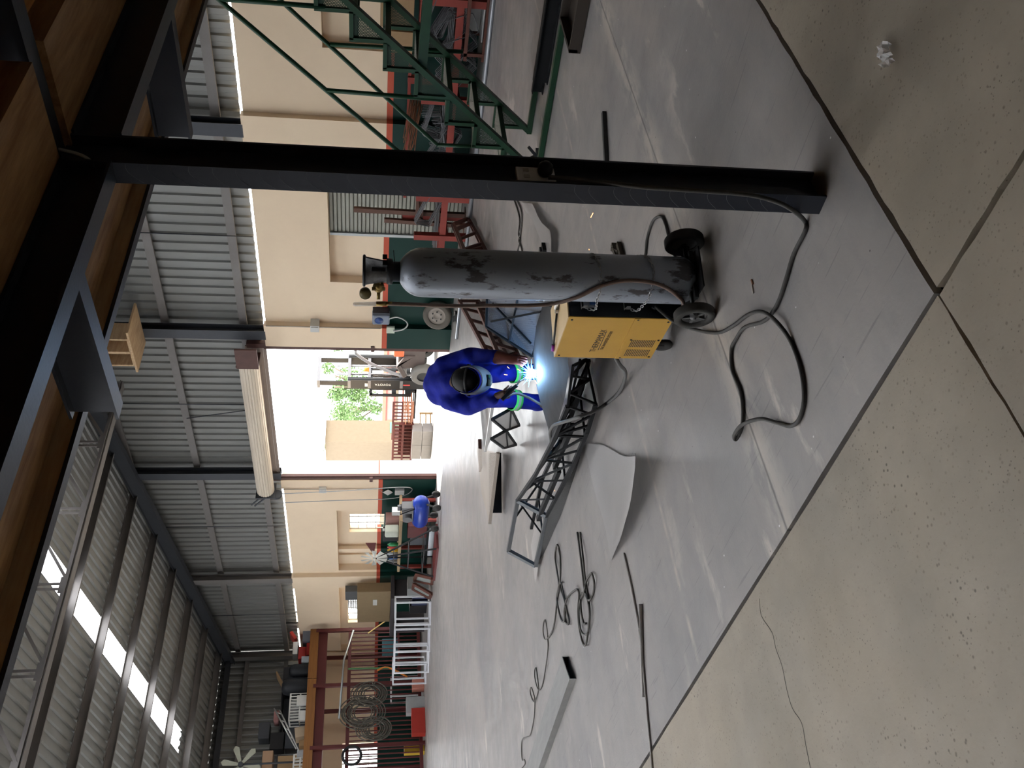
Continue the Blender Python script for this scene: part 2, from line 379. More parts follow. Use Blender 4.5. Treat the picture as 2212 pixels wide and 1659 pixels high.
# ---- roof
rf = MB(); SKY = (9.8, 10.42)
def roof_seg(x0, x1, y0, y1): corrugate(rf, y0, y1, lambda s, d: (V(x0, s, roofz(x0)+d), V(x1, s, roofz(x1)+d)))
SKY_AND_ADDED = (SKY, (4.2, 5.4), (-.6, .6), (-5.4, -4.2), (-10.2, -9.0))  # only SKY is in view; the wider strips are added for hall light
ADDED_RIDGE = (-1.5, 3.2, -5.5, -4.6)  # unseen ridge opening, added to light the floor beside the deck
ys = [-12.2]+[v for q in sorted(SKY_AND_ADDED) for v in q]+[14.4]
for i in range(0, len(ys), 2):
    roof_seg(XL-.3, ADDED_RIDGE[2], ys[i], ys[i+1])
    for c0_, c1_ in ((ys[i], min(ys[i+1], ADDED_RIDGE[0])), (max(ys[i], ADDED_RIDGE[1]), ys[i+1])):
        if c1_ > c0_+.01: roof_seg(ADDED_RIDGE[2], -5, c0_, c1_)
for q in SKY_AND_ADDED:
    roof_seg(XL-.3, -25.85, *q); roof_seg(-7.4, ADDED_RIDGE[2], *q)
    if q[1] < ADDED_RIDGE[0] or q[0] > ADDED_RIDGE[1]: roof_seg(ADDED_RIDGE[2], -5, *q)
for a, b_, c in ((-5, ADDED_RIDGE[3], ADDED_RIDGE[0]), (-5, ADDED_RIDGE[3], 0)):
    roof_seg(a, b_, -12.2, ADDED_RIDGE[0]) if c else roof_seg(a, b_, ADDED_RIDGE[1], 14.4)
roof_seg(ADDED_RIDGE[3], 9.2, -12.2, 14.4)
ceiling = struct('ceiling', rf, clad)
skm = bpy.data.materials.new('translucent_roof_sheet'); skm.use_nodes = True; _n = skm.node_tree.nodes; _L = skm.node_tree.links
_t = _n.new('ShaderNodeBsdfTranslucent'); _t.inputs[0].default_value = (.9, .93, 1, 1); _m = _n.new('ShaderNodeMixShader'); _m.inputs[0].default_value = .1
_L.new(_t.outputs[0], _m.inputs[1]); _L.new(_n['Principled BSDF'].outputs[0], _m.inputs[2]); _L.new(_m.outputs[0], _n['Material Output'].inputs[0])
for q in SKY_AND_ADDED:
    sk = MB(); corrugate(sk, q[0]-.05, q[1]+.05, lambda s, d: (V(-25.85, s, roofz(-25.85)+.03+d), V(-7.4, s, roofz(-7.4)+.03+d))); struct('seen_and_added_skylight', sk, skm, ceiling)  # SKY panel in view, the other strips added to brighten the hall
sk = MB()
for a, b_ in ((ADDED_RIDGE[2], -5), (-5, ADDED_RIDGE[3])): corrugate(sk, ADDED_RIDGE[0]-.05, ADDED_RIDGE[1]+.05, lambda s, d: (V(a, s, roofz(a)+.03+d), V(b_, s, roofz(b_)+.03+d)))
struct('seen_and_added_skylight', sk, skm, ceiling)  # added ridge panel lighting the floor, out of view
steel_g = mat('grey_painted_purlin', (.20, .19, .185), .55, .2, col2=(.15, .135, .125), scale=1.5)
steel_d = mat('dark_frame_steel', (.055, .06, .07), .5, .2)
for i in range(13):
    x = -28.0+1.735*i
    if x > -6: break
    z = roofz(x)-.1; p = MB(); p.channel((x, -11.9, z), (x, 13.95, z), .065, .19, .012); struct('purlin', p, steel_g, ceiling)
p = MB(); p.ibeam((XL+.1, 13.72, roofz(XL)-.28), (-5, 13.72, roofz(-5)-.28), .16, .32, .01, .014); struct('rafter', p, steel_d, ceiling)
p = MB(); p.ibeam((XL+.12, -11.9, 6.2), (XL+.12, 13.95, 6.2), .14, .25, .01, .012, (1, 0, 0)); struct('eaves_beam', p, steel_d, ceiling)
for z, y in ((4.36, 14.06), (5.93, 14.06), (7.5, 14.06)):
    xa = max(XL, XL+(z+.2-6.43)/.124) if z > 6.3 else XL
    p = MB(); p.channel((xa, y, z), (8.8, y, z), .06, .16, .012, sgn=-1); struct('girt', p, steel_g, wall_back)
for z in (4.36, 5.6):
    for y0, y1 in ((7.1, 13.9),): 
        p = MB(); p.channel((XL+.06, y0, z), (XL+.06, y1, z), .06, .14, .012); struct('girt', p, steel_g, wall_left)
for x in (-8.75, -13.62, -18.55, -23.6, -28.5, -3.7):
    p = MB(); p.ibeam((x, 13.86, 3.88), (x, 13.86, roofz(x)-.3), .25, .2, .01, .012, (0, 1, 0)); struct('gable_post', p, steel_d if x > -20 else steel_g, wall_back)
for x in (-11.2, -16.1, -21.1, -26.0):
    p = MB(); p.tube([(x, 14.0, 3.95), (x, 14.0, roofz(x)-.3)], .012, 6); struct('sag_rod', p, steel_d, wall_back)
p = MB(); p.tube([(-16.6, 14.0, 5.9), (-16.2, 14.0, 4.1)], .012, 6); struct('sag_rod', p, steel_d, wall_back)
# ---- lattice girder under the roof
lg = MB(); gx, zb, zt = -15.0, 6.95, 8.0
for s in (-.04, .04): lg.angle((gx+s, -11.9, zb), (gx+s, 13.6, zb), .09*(1 if s > 0 else -1), .09, .012)
lg.bar((gx, -11.9, zb-.02), (gx, 13.6, zb-.02), .2, .02); lg.bar((gx, -11.9, zt), (gx, 13.6, zt), .16, .1)
girder = struct('lattice_girder', lg, steel_g, ceiling)
NODES = [12.0-1.62*k for k in range(15)]
for k, y in enumerate(NODES):
    p = MB(); big = abs(y-5.0) < .9
    for s in (-.05, .05):
        p.bar((gx, y+s-.03, zb), (gx, y+s-.03, zt), .05, .012, (1, 0, 0))
        y2 = y+1.62 if not (y < 5.5) else y-1.62
        p.bar((gx+s, y+.06, zb+.03), (gx+s, y2-.1, zt-.03), .05, .012, (1, 0, 0))
    p.box((gx-.01, y-.16, zb-.03), (gx+.01, y+.16, zb+.16)); struct('web_member', p, steel_g, girder)
# ---- recess fittings: roller shutter, windows
shut = mat('grey_shutter_slats', (.30, .30, .26), .5, .3)
d2 = MB()
for i in range(33): z = i*.076; d2.extr([(-.012,0),(.012,.01),(.012,.06),(-.012,.074)], (-11.05, 14.08, z), (-9.95, 14.08, z))
door_2 = struct('door_2', d2, shut)
p = MB(); p.channel((-11.05, 14.06, 0), (-11.05, 14.06, 2.5), .06, .07, .006, (0, 1, 0)); struct('guide_rail', p, mat('galvanised_rail', (.4, .42, .42), .4, .6), door_2)
frame_m = mat('steel_window_frame', (.45, .42, .36), .5)
pane_m = bpy.data.materials.new('window_pane'); pane_m.use_nodes = True; _n = pane_m.node_tree.nodes; _L = pane_m.node_tree.links
_n['Principled BSDF'].inputs['Roughness'].default_value = .1
_t = _n.new('ShaderNodeBsdfTransparent'); _m = _n.new('ShaderNodeMixShader'); _m.inputs[0].default_value = .06
_L.new(_t.outputs[0], _m.inputs[1]); _L.new(_n['Principled BSDF'].outputs[0], _m.inputs[2]); _L.new(_m.outputs[0], _n['Material Output'].inputs[0])
def window(name, a, ux, wd, z0, z1, nx, nz):
    a = V(a); ux = V(ux); up = V(0, 0, 1); p = MB()
    for i in range(nx+1):
        q = a+ux*(wd*i/nx); p.bar(q+up*z0, q+up*z1, .035 if i in (0, nx) else .014, .035, ux)
    for j in range(nz+1):
        z = z0+(z1-z0)*j/nz; p.bar(a+up*z, a+ux*wd+up*z, .035, .035 if j in (0, nz) else .014)
    wn = struct(name, p, frame_m); q = MB(); q.quad(a+up*z0, a+ux*wd+up*z0, a+ux*wd+up*z1, a+up*z1); struct('pane', q, pane_m, wn); return wn
window('window_1', (-21.63, 14.25, 0), (1, 0, 0), .88, 1.28, 2.24, 3, 4)
window('window_2', (-26.9, 14.25, 0), (1, 0, 0), 2.6, 1.15, 2.34, 7, 4)
window('window_3', (XL-.15, LW[0], 0), (0, 1, 0), 1.35, LW[2], LW[3], 7, 4)
p = MB(); p.bar((-22.3, 14.0, 0), (-22.3, 14.0, 2.55), .12, .1, (0, 1, 0)); p.bar((-22.75, 14.08, 0), (-22.75, 14.08, 2.55), .05, .04, (0, 1, 0)); struct('trim_1', p, paint)
# ---- main roller door: coil, curtain, guides, brackets, hand chain
brown = mat('brown_door_steel', (.085, .042, .036), .5, .1, col2=(.12, .06, .05))
coil_m = mat('cream_shutter_coil', (.62, .55, .45), .45, .1, col2=(.5, .42, .33), scale=3, stretch=(.3, 1, 1))
cz, cy, cr = 4.27, 13.62, .215; co = MB(); N = 22
prof = []
for k in range(N):
    for f, rr in ((0, .94), (.22, 1.), (.78, 1.), (.99, .94)): a = 2*PI*(k+f)/N; prof.append((math.cos(a)*cr*rr, math.sin(a)*cr*rr))
co.extr(prof, (-14.25, cy, cz), (-18.92, cy, cz))
door_1 = struct('door_1', co, coil_m)
cu = MB()
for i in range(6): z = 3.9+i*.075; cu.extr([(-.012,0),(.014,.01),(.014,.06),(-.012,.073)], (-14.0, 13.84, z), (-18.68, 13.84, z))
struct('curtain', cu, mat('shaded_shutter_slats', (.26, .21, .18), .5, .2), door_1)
for x, s in ((DX1, 1), (DX0, -1)):
    p = MB(); p.box((x-.06, 13.78, 0), (x+.06, 13.9, 4.3)); p.box((x-s*.10, 13.8, 0), (x-s*.06, 13.86, 3.95)); p.box((x-.08, 13.74, 1.62), (x+.08, 13.8, 1.7)); struct('guide_rail', p, brown, door_1)
p = MB(); p.box((-14.22, 13.38, 4.03), (-14.19, 13.86, 4.5)); p.box((-14.22, 13.36, 4.03), (-13.66, 13.40, 4.48)); struct('bracket', p, brown, door_1)
p = MB(); p.box((-18.98, 13.4, 4.02), (-18.95, 13.86, 4.5)); p.cyl((-18.98, 13.55, 4.0), (-19.05, 13.55, 4.0), .13, 18); p.bar((-19.0, 13.5, 4.35), (-19.25, 13.4, 4.62), .03, .03); p.bar((-19.05, 13.5, 4.25), (-19.32, 13.42, 4.55), .03, .03); struct('chain_hoist', p, steel_d, door_1)
p = MB(); p.tube(smooth_path([(-19.06, 13.6, 4.0), (-18.95, 13.62, 2.2), (-18.85, 13.64, .95), (-18.95, 13.66, .62), (-19.2, 13.66, .75), (-19.38, 13.66, 1.2), (-19.42, 13.64, 2.6), (-19.38, 13.55, 4.0)], 6), .012, 6); struct('hand_chain', p, mat('zinc_chain', (.35, .36, .36), .4, .7), door_1)
p = MB(); p.box((-18.7, 13.95, 4.0), (-13.7, 14.1, 4.25)); struct('trim_2', p, steel_d)
p = MB(); p.box((-18.685, 13.92, 0), (-18.672, 14.372, 1.44)); struct('glare_trim', p, mat('painted_glare_lavender', (.50, .54, .66), .6))  # door reveal's washed-out glare put into the colour of an added slab
# ================================================================== MEZZANINE OVERHEAD
blue = mat('blue_black_steel_paint', (.022, .026, .038), .38, .15, col2=(.04, .045, .058), scale=2.5, bump=.04, bscale=80)
plank = mat('pine_deck_boards', (.42, .25, .11), .7, col2=(.20, .085, .03), scale=3, stretch=(7, .8, 7), amt=.8)
pale = mat('pale_pine', (.55, .40, .24), .7, col2=(.35, .22, .12), scale=3, stretch=(7, .9, 7), amt=.7)
cx, cyy = -1.844, 2.692
T = thing('steel_column', 'dark blue steel column with socket standing on the grey floor', 'column', (cx, cyy, 0))
p = MB(); p.ibeam((cx, cyy, 0), (cx, cyy, 2.68), .08, .16, .008, .011, (0, 1, 0)); put('shaft', p, blue, T)
arc = MB()                                           # faint scratched arcs on the flange facing the camera's left
for i in range(34):
    z = .12+i*.072+random.uniform(-.015, .015)
    if .95 < z < 1.2: continue
    arc.tube([(cx-.036+t*.072, cyy-.0804, z+.05*math.sin(t*PI*.6)) for t in (0, .2, .4, .6, .8, 1)], .00035, 4)
put('chalk_scratches', arc, mat('chalk_mark', (.22, .23, .24), .8), T)
# socket outlet
so_ = thing('socket_outlet', 'grey double socket outlet screwed into the dark blue column', 'socket', WX(1157, 379, -1.825))
q = V(so_.location); p = MB(); p.box((-1.838, q.y-.05, q.z-.07), (-1.818, q.y+.04, q.z+.07)); put('plate', p, mat('grey_socket_plate', (.72, .73, .76), .5), so_, bevel=.002)
for dy in (-.02, .018):
    p = MB(); p.box((-1.818, q.y+dy-.008, q.z+.025), (-1.814, q.y+dy+.008, q.z+.045)); put('switch', p, mat('white_switch', (.5, .5, .5), .4), so_)
pg = MB(); pg.lathe([(.001, 0), (.022, .003), (.028, .015), (.026, .04), (.014, .052), (.001, .054)], (-1.818, q.y-.004, q.z-.03), (-1.7, q.y-.004, q.z-.03), 14)
solo('power_plug', pg, mat('black_plastic', (.012, .012, .013), .45), 'black three-pin plug pushed into the grey socket on the column', 'plug', loc=(-1.81, q.y, q.z-.03))
p = MB(); p.tube(smooth_path([WX(122, 322, -1.81), WX(160, 330, -1.81), WX(185, 340, -1.815), WX(200, 352, -1.83), WX(210, 356, -1.838)], 4), .006, 8)
solo('white_conduit', p, mat('white_conduit', (.5, .52, .5), .5), 'short white cable at the very top of the dark blue column', 'cable')
T = thing('support_beam', 'dark steel beam running along the top of the column with cantilever brackets', 'beam', (-1.835, 2.6, 2.5))
for a, b_ in ((2.774, 9.0), (-11.5, 2.61)):
    p = MB(); p.ibeam((-1.835, a, 2.58), (-1.835, b_, 2.58), .08, .16, .007, .01); put('beam_length', p, blue, T)
for y in (2.13, 3.84, 5.6, .4, -1.3): 
    p = MB(); p.ibeam((-1.84, y, 2.59), (-2.49, y, 2.59), .075, .16, .007, .01); put('bracket', p, blue, T)
T = thing('cross_beam', 'dark steel beam overhead crossing above the column top', 'beam', (-.5, 2.69, 2.68))
p = MB(); p.ibeam((-1.92, 2.69, 2.775), (4.8, 2.69, 2.775), .09, .19, .008, .011); put('beam_length', p, blue, T)
T = thing('timber_deck', 'wooden platform deck resting on the dark steel beams overhead', 'platform', (2.6, 1, 2.66))
for a, b_ in ((2.75, 9.0), (-11.5, 2.62)):
    for x0, x1 in ((-1.875, -1.47), (-.6, -.3), (.9, 1.2), (2.4, 2.7)):
        p = MB(); p.box((x0, a, 2.662), (x1, b_, 2.75)); put('joist', p, plank, T)
p = MB()
for i in range(24):
    x0 = -2.62+i*.30; p.box((x0+.003, -11.5, 2.87 if x0 > -2.0 else 2.762), (x0+.297, 9, 2.90 if x0 > -2.0 else 2.80))
put('deck_boards', p, plank, T)
p = MB(); p.box((-2.665, -11.5, 2.70), (-2.625, 9, 2.80)); put('rim_board', p, pale, T)
p = MB(); p.box((-2.668, -11.5, 2.685), (-2.622, 9, 2.70)); put('edge_strip', p, blue, T)
# ================================================================== GAS CYLINDER ON THE WELDER'S CART
e = V(-.94, .34, 0).normalized(); n_ = V(.34, .94, 0).normalized(); UP = V(0, 0, 1)
N0 = V(-3.034, 3.245, 0)                             # rear corner of the welding machine (towards the cylinder)
def mp(a, b, z): return N0+e*a+n_*b+UP*z
gc = V(-2.834, 3.318, 0); DC = math.hypot(gc.x, gc.y)
cylm = mat('worn_grey_cylinder_paint', (.31, .345, .40), .36, .2, col2=(.06, .052, .05), scale=10, stretch=(1.3, 1.3, .5), amt=.9, spec=.5, ramp=(.55, .60), bump=.05, bscale=60, detail=9)
darkst = mat('blackened_steel', (.035, .036, .038), .5, .5)
brass = mat('old_brass', (.36, .25, .09), .38, .9, col2=(.2, .13, .05))
rubber = mat('worn_rubber', (.035, .034, .032), .8, col2=(.07, .067, .06), scale=12)
T = thing('gas_cylinder', 'tall scuffed grey gas cylinder standing at the back of the yellow machine', 'gas cylinder', gc+UP*.072)
R = .119; p = MB()
pr = [(.06, .075), (.1, .08), (R, .12)]+[(R, z) for z in (.4, .8, 1.2, 1.40)]+[(R*math.cos(t), 1.42+.118*math.sin(t)) for t in [PI/2*k/9 for k in range(9)]]+[(.045, 1.535)]
p.lathe(pr, gc, gc+UP, 48); put('body', p, cylm, T)
p = MB(); p.lathe([(.048, 1.525), (.048, 1.56), (.062, 1.565), (.062, 1.59), (.05, 1.592), (.02, 1.6), (.02, 1.66), (.001, 1.665)], gc, gc+UP, 28); put('neck_ring', p, darkst, T)
f_ = -V(gc.x, gc.y, 0).normalized(); s_ = V(-f_.y, f_.x, 0)                     # towards the camera, and to the picture's upright right
def shell(a0, a1):
    K = 18; mb = MB(); pr = [(.054, 1.59), (.054, 1.615), (.060, 1.65), (.068, 1.695)]
    vs = []; 
    for r_in in (0, .004):
        for i in range(K+1):
            a = math.radians(a0+(a1-a0)*i/K); d = f_*math.cos(a)+s_*math.sin(a)
            vs += [gc+d*(r-r_in)+UP*h for r, h in pr]
    M_ = len(pr); fs = []
    for L_ in (0, 1):
        for i in range(K):
            for j in range(M_-1):
                a = L_*(K+1)*M_+i*M_+j; fs.append((a, a+M_, a+M_+1, a+1) if not L_ else (a, a+1, a+M_+1, a+M_))
    return mb.add(vs, fs, True)
for a0, a1 in ((-115, -2), (75, 190)): put('valve_guard', shell(a0, a1), mat('scratched_guard_steel', (.19, .19, .19), .5, .4, col2=(.05, .05, .05), scale=14, amt=.9), T)
p = MB(); p.tube([gc+(f_*math.cos(t)+s_*math.sin(t))*.070+UP*1.697 for t in [2*PI*k/28 for k in range(28)]], .007, 8, True); put('guard_rim', p, darkst, T)
d = f_*.82+s_*.57; d2_ = s_
p = MB(); p.obox(gc+d*.062+UP*1.60, s_*.012-f_*.006, d*.009, UP*.011); put('clamp_lug', p, darkst, T)
p = MB(); p.obox(gc+d2_*.068+UP*1.60, s_*.012, f_*.009, UP*.011); put('clamp_lug', p, darkst, T)
p = MB(); p.tube([gc+f_*.03+s_*(.04+.012*k)+UP*(1.555+.001*k) for k in range(6)], .002, 6); put('wire', p, darkst, T)
# regulator
lft = -s_
gv = DP(806+14, 634, DC); rg = thing('gas_regulator', 'brass gas regulator with gauge and clear flow tube on the cylinder valve', 'regulator', gv)
p = MB(); p.cyl(gc+UP*1.628, gc+lft*.075+UP*1.628, .011, 12); p.lathe([(.001, 0), (.026, 0), (.028, .012), (.016, .02), (.014, .035), (.001, .036)], gc+lft*.075-f_*.014+UP*1.628, gc+lft*.075+f_+UP*1.628-f_*.014, 20); p.ball(gc+lft*.085+UP*1.628, .02, 10); p.cyl(gc+lft*.085+UP*1.596, gc+lft*.085+UP*1.66, .009, 10); p.cyl(gc+lft*.085+UP*1.628, gc+lft*.135+UP*1.628, .009, 10); put('valve_body', p, brass, rg)
gq = DP(789, 634, DC); gd = (f_*.9+lft*.35-UP*.05).normalized(); p = MB(); p.lathe([(.001, -.014), (.027, -.014), (.028, .008), (.026, .012), (.001, .0125)], gq, gq+gd, 28); put('gauge', p, mat('olive_brass_gauge', (.15, .12, .05), .35, .6), rg)
p = MB(); p.lathe([(.001, .0128), (.023, .0128), (.023, .0135), (.001, .0136)], gq, gq+gd, 24); put('gauge_face', p, mat('yellowed_dial', (.17, .14, .06), .3), rg)
fl0, fl1 = DP(828, 656, DC), DP(768, 657, DC); ax = (fl1-fl0)
p = MB(); p.cyl(fl0-ax*.1, fl0+ax*.26, .0125, 6); p.cyl(fl0-ax*.32, fl0-ax*.1, .010, 10); put('flow_block', p, brass, rg)
glass = bpy.data.materials.new('clear_tube_plastic'); glass.use_nodes = True; gb = glass.node_tree.nodes['Principled BSDF']; gb.inputs['Base Color'].default_value = (.9, .9, .88, 1); gb.inputs['Roughness'].default_value = .08; gb.inputs['Alpha'].default_value = .45
p = MB(); p.lathe([(.001, 0), (.010, 0), (.010, .1), (.006, .108), (.001, .11)], fl0+ax*.26, fl0+ax*.26+ax.normalized(), 14); put('flow_tube', p, glass, rg)
# gas hose down the front of the cylinder
cyx = lambda x: 591+(x-860)*.0195
def onbottle(x, y, extra=.0105):
    off = (y-cyx(x))*mpp(gc+UP*.9)*.99; rr = R+extra
    return DP(x, y, DC-math.sqrt(max(0, rr*rr-off*off)))
p = MB(); p.tube(smooth_path([onbottle(*q) for q in ((838,656),(870,657),(900,658),(950,660),(1000,661),(1050,660),(1100,660),(1150,659.5),(1200,655),(1250,641),(1290,621),(1330,609),(1370,606),(1410,611),(1440,622),(1462,638),(1476,654))]+[mp(-.10, -.02, .12), mp(.02, .02, .1)], 5), .0100, 10)
solo('gas_hose', p, mat('rusty_brown_hose', (.20, .135, .105), .6, col2=(.11, .08, .07), scale=30), 'brown rubber gas hose hanging down the front of the grey cylinder', 'hose')
# chains
def chain(name, pts, label):
    P_ = smooth_path(pts, 12); L_ = [0]
    for a, b_ in zip(P_, P_[1:]): L_.append(L_[-1]+(b_-a).length)
    def at(s):
        for i in range(len(P_)-1):
            if L_[i+1] >= s: t = (s-L_[i])/max(1e-9, L_[i+1]-L_[i]); return P_[i].lerp(P_[i+1], t), (P_[i+1]-P_[i]).normalized()
        return P_[-1], (P_[-1]-P_[-2]).normalized()
    mb = MB(); pit = .0185; k = 0; s = 0
    while s < L_[-1]:
        c, d = at(s); out = V(c.x-gc.x, c.y-gc.y, 0).normalized(); a = d.cross(out).normalized(); b_ = d.cross(a)
        w_ = (a+b_)*.707 if k % 2 else (a-b_)*.707
        mb.tube([c+d*(.0085*math.copysign(1, math.cos(t))*(.6+.4*abs(math.cos(t)))+.003*math.cos(t))+w_*(.0062*math.sin(t)) for t in [2*PI*(j+.5)/10 for j in range(10)]], .0019, 5, True)
        s += pit; k += 1
    return solo(name, mb, mat('zinc_chain_links', (.42, .42, .42), .35, .85), label, 'chain', group='chains holding the gas cylinder')
def br(x, y): return onbottle(x, y, .004)
chain('chain', [mp(-.012, .045, .585), mp(-.05, .02, .55), br(1290, 646), br(1297, 628), br(1298, 600), br(1296, 578), br(1290, 561), br(1282, 550), gc-f_*.06+s_*.11+UP*.585, mp(-.02, .25, .585)], 'upper zinc chain wrapped around the scuffed grey cylinder')
chain('chain', [mp(-.012, .05, .355), mp(-.05, .02, .33), br(1400, 645), br(1406, 628), br(1411, 603), br(1412, 582), br(1406, 566), br(1397, 555), gc-f_*.06+s_*.11+UP*.35, mp(-.02, .25, .36)], 'lower zinc chain wrapped around the scuffed grey cylinder')
# ================================================================== WELDING MACHINE
yel = mat('mustard_yellow_panel', (.60, .345, .055), .42, col2=(.5, .27, .035), scale=4, amt=.4)
blk = mat('black_machine_steel', (.012, .012, .014), .45)
LN, WD, Z0, Z1 = .495, .29, .125, .675
T = thing('welding_machine', 'yellow and black welding machine on wheels behind the grey cylinder', 'welding machine', mp(LN/2, WD/2, 0))
tilt = lambda a: -.022*a/LN                           # the front sits a little lower on its casters
def mq(a, b, z): return mp(a, b, z+tilt(a))
p = MB(); p.prism([mq(.004, .006, Z0), mq(LN-.004, .006, Z0), mq(LN-.004, WD-.006, Z0), mq(.004, WD-.006, Z0)], UP*(Z1-Z0-.006)); put('case', p, blk, T)
for b_ in (0, WD-.006):
    p = MB(); p.prism([mq(0, b_, Z0), mq(LN, b_, Z0-.003), mq(LN, b_, Z1), mq(0, b_, Z1)], n_*.006); put('side_panel', p, yel, T, bevel=.0015)
    if b_ == 0: side = p
p = MB(); p.prism([mq(0, 0, Z1-.002), mq(LN, 0, Z1-.002), mq(LN, WD, Z1-.002), mq(0, WD, Z1-.002)], UP*.006); put('lid', p, mat('lit_yellow_lid', (.72, .52, .26), .35), T)  # paler than the side panels: light on the top put into the colour
ZS = .30                                             # folded seam a third of the way up
p = MB(); p.prism([mq(0, -.003, ZS), mq(LN, -.003, ZS), mq(LN, -.003, ZS+.03), mq(0, -.003, ZS+.03)], n_*.003); put('panel_fold', p, yel, T)
sl_ = MB(); 
for a0 in (.255, .375):
    for k in range(14): z = .155+k*.0098; sl_.prism([mq(a0, -.0012, z), mq(a0+.085, -.0012, z), mq(a0+.085, -.0012, z+.0045), mq(a0, -.0012, z+.0045)], n_*.002)
put('vent_slots', sl_, mat('vent_shadow', (.06, .05, .04), .6), T)
for a, z in ((.03, .655), (.465, .655), (.012, .31), (.25, .293), (.48, .305), (.03, .145), (.25, .14), (.465, .14)): p = MB(); p.cyl(mq(a, -.0005, z), mq(a, -.0035, z), .006, 10); put('screw', p, blk, T)
ink = mat('black_print', (.02, .02, .02), .5)
text_mesh('THERMAMAX', .046, basis(mq(.275, -.0006, .47), -e, UP), T, 'lettering', ink, .0004, 1.0)
text_mesh('THE INVERTER SYSTEM', .0235, basis(mq(.268, -.0006, .425), -e, UP), T, 'lettering', ink, .0004, .95)
p = MB(); p.prism([mq(.39, -.001, .446), mq(.155, -.001, .446), mq(.155, -.001, .4495), mq(.39, -.001, .4495)], n_*.001); put('underline', p, ink, T)
p = MB(); p.prism([mq(-.002, .055, .53), mq(-.002, .105, .53), mq(-.002, .105, .595), mq(-.002, .055, .595)], -e*.012); bk = put('breaker', p, mat('grey_breaker', (.35, .36, .38), .4), T)
p = MB(); p.prism([mq(-.014, .065, .535), mq(-.014, .09, .535), mq(-.014, .09, .565), mq(-.014, .065, .565)], -e*.006); put('toggle', p, mat('blue_toggle', (.05, .14, .42), .4), bk)
wht = mat('pale_bracket_steel', (.48, .47, .45), .4, .3)
for z in (.36, .585):
    p = MB()
    for b_ in (.05, .235): p.prism([mq(-.001, b_, z-.015), mq(-.03, b_, z-.005), mq(-.03, b_, z+.012), mq(-.001, b_, z+.022)], n_*.004)
    p.prism([mq(-.001, .0455, z+.02), mq(-.001, .24, z+.02), mq(-.003, .24, z+.02), mq(-.003, .0455, z+.02)], UP*.004); put('cylinder_bracket', p, wht, T)
p = MB(); p.cyl(mq(0, .06, .225), mq(-.025, .06, .225), .013, 10); put('cable_gland', p, darkst, T)
for b_, sg in ((-.085, -1), (.33, 1)):
    c = mp(-.215, b_, .1); p = MB(); ax_ = n_*sg
    p.lathe([(.062, -.012), (.092, -.02), (.1, -.012), (.1, .022), (.094, .03), (.068, .026), (.062, .012)], c-ax_*.006, c-ax_*.006+ax_, 32, caps=False); wh = put('wheel', p, rubber, T)
    p = MB(); p.lathe([(.064, -.008), (.064, .012), (.058, .016), (.05, .004), (.024, .006), (.022, .02), (.008, .021), (.008, .03), (.001, .03)], c-ax_*.006, c-ax_*.006+ax_, 24)
    for k in range(5): a = 2*PI*k/5; dd = e*math.cos(a)+UP*math.sin(a); p.obox(c+dd*.04+ax_*.006, dd*.02, dd.cross(ax_)*.007, ax_*.006)
    put('hub', p, mat('grey_wheel_hub', (.10, .10, .10), .6), wh)
p = MB(); p.cyl(mp(-.215, -.08, .1), mp(-.215, .325, .1), .010, 12); p.bar(mp(-.235, .0, .085), mp(-.235, .26, .085), .03, .02)
for b_ in (-.055, .30): p.prism([mp(-.12, b_+(.05 if b_ < 0 else -.05), .066), mp(-.215, b_, .075), mp(-.235, b_, .12), mp(-.19, b_, .13)], n_*.005)
put('axle', p, darkst, T)
p = MB(); p.prism([mp(-.31, .03, .064), mp(-.31, .25, .064), mp(.05, WD-.01, .064), mp(.05, .01, .064)], UP*.007); p.prism([mp(.05, .01, .064), mp(.05, WD-.01, .064), mp(.05, WD-.01, Z0), mp(.05, .01, Z0)], e*.005); put('cylinder_tray', p, darkst, T)
for b_ in (.04, .25):
    c = mq(LN-.10, b_, .055); p = MB(); p.lathe([(.02, -.012), (.05, -.012), (.054, 0), (.05, .012), (.02, .012)], c-UP*(c.z-.054), c-UP*(c.z-.054)+n_, 20); p.obox(c+UP*.04, e*.02, n_*.016, UP*.022); put('caster', p, rubber, T)
# tumbler and small torch lying on the lid
tp = mq(.06, .16, Z1+.004)
T = thing('steel_tumbler', 'brushed steel tumbler with black lid standing on the yellow machine', 'tumbler', tp)
p = MB(); p.lathe([(.001, 0), (.030, 0), (.036, .01), (.038, .10), (.039, .115)], tp, tp+UP, 28); put('cup', p, mat('brushed_steel', (.5, .49, .47), .28, .95), T)
p = MB(); p.lathe([(.041, .112), (.042, .125), (.041, .145), (.033, .15), (.001, .151)], tp, tp+UP, 28); p.bar(tp+f_*.0+UP*.155-s_*.03, tp+UP*.158+s_*.02, .016, .012); put('lid', p, mat('black_lid', (.01, .01, .012), .35), T)
z_ = Z1+.012; T = thing('filler_rod_holder', 'thin black rod with steel clamp end lying on the yellow machine lid', 'tool', mq(.3, .1, z_-.006))
p = MB(); p.tube([mq(.24, .17, z_), mq(.44, .05, z_)], .006, 8); put('rod', p, blk, T)
p = MB(); p.cyl(mq(.16, .20, z_+.006), mq(.24, .17, z_+.004), .013, 12); p.obox(mq(.245, .165, z_+.004), e*.01, n_*.015, UP*.008); put('clamp_end', p, mat('bright_steel', (.55, .53, .5), .3, .9), T)
p = MB(); p.cyl(mq(.44, .05, z_), mq(.475, .03, z_), .009, 10); put('tip', p, mat('purple_tip', (.30, .03, .36), .4), T, 'purple tip')
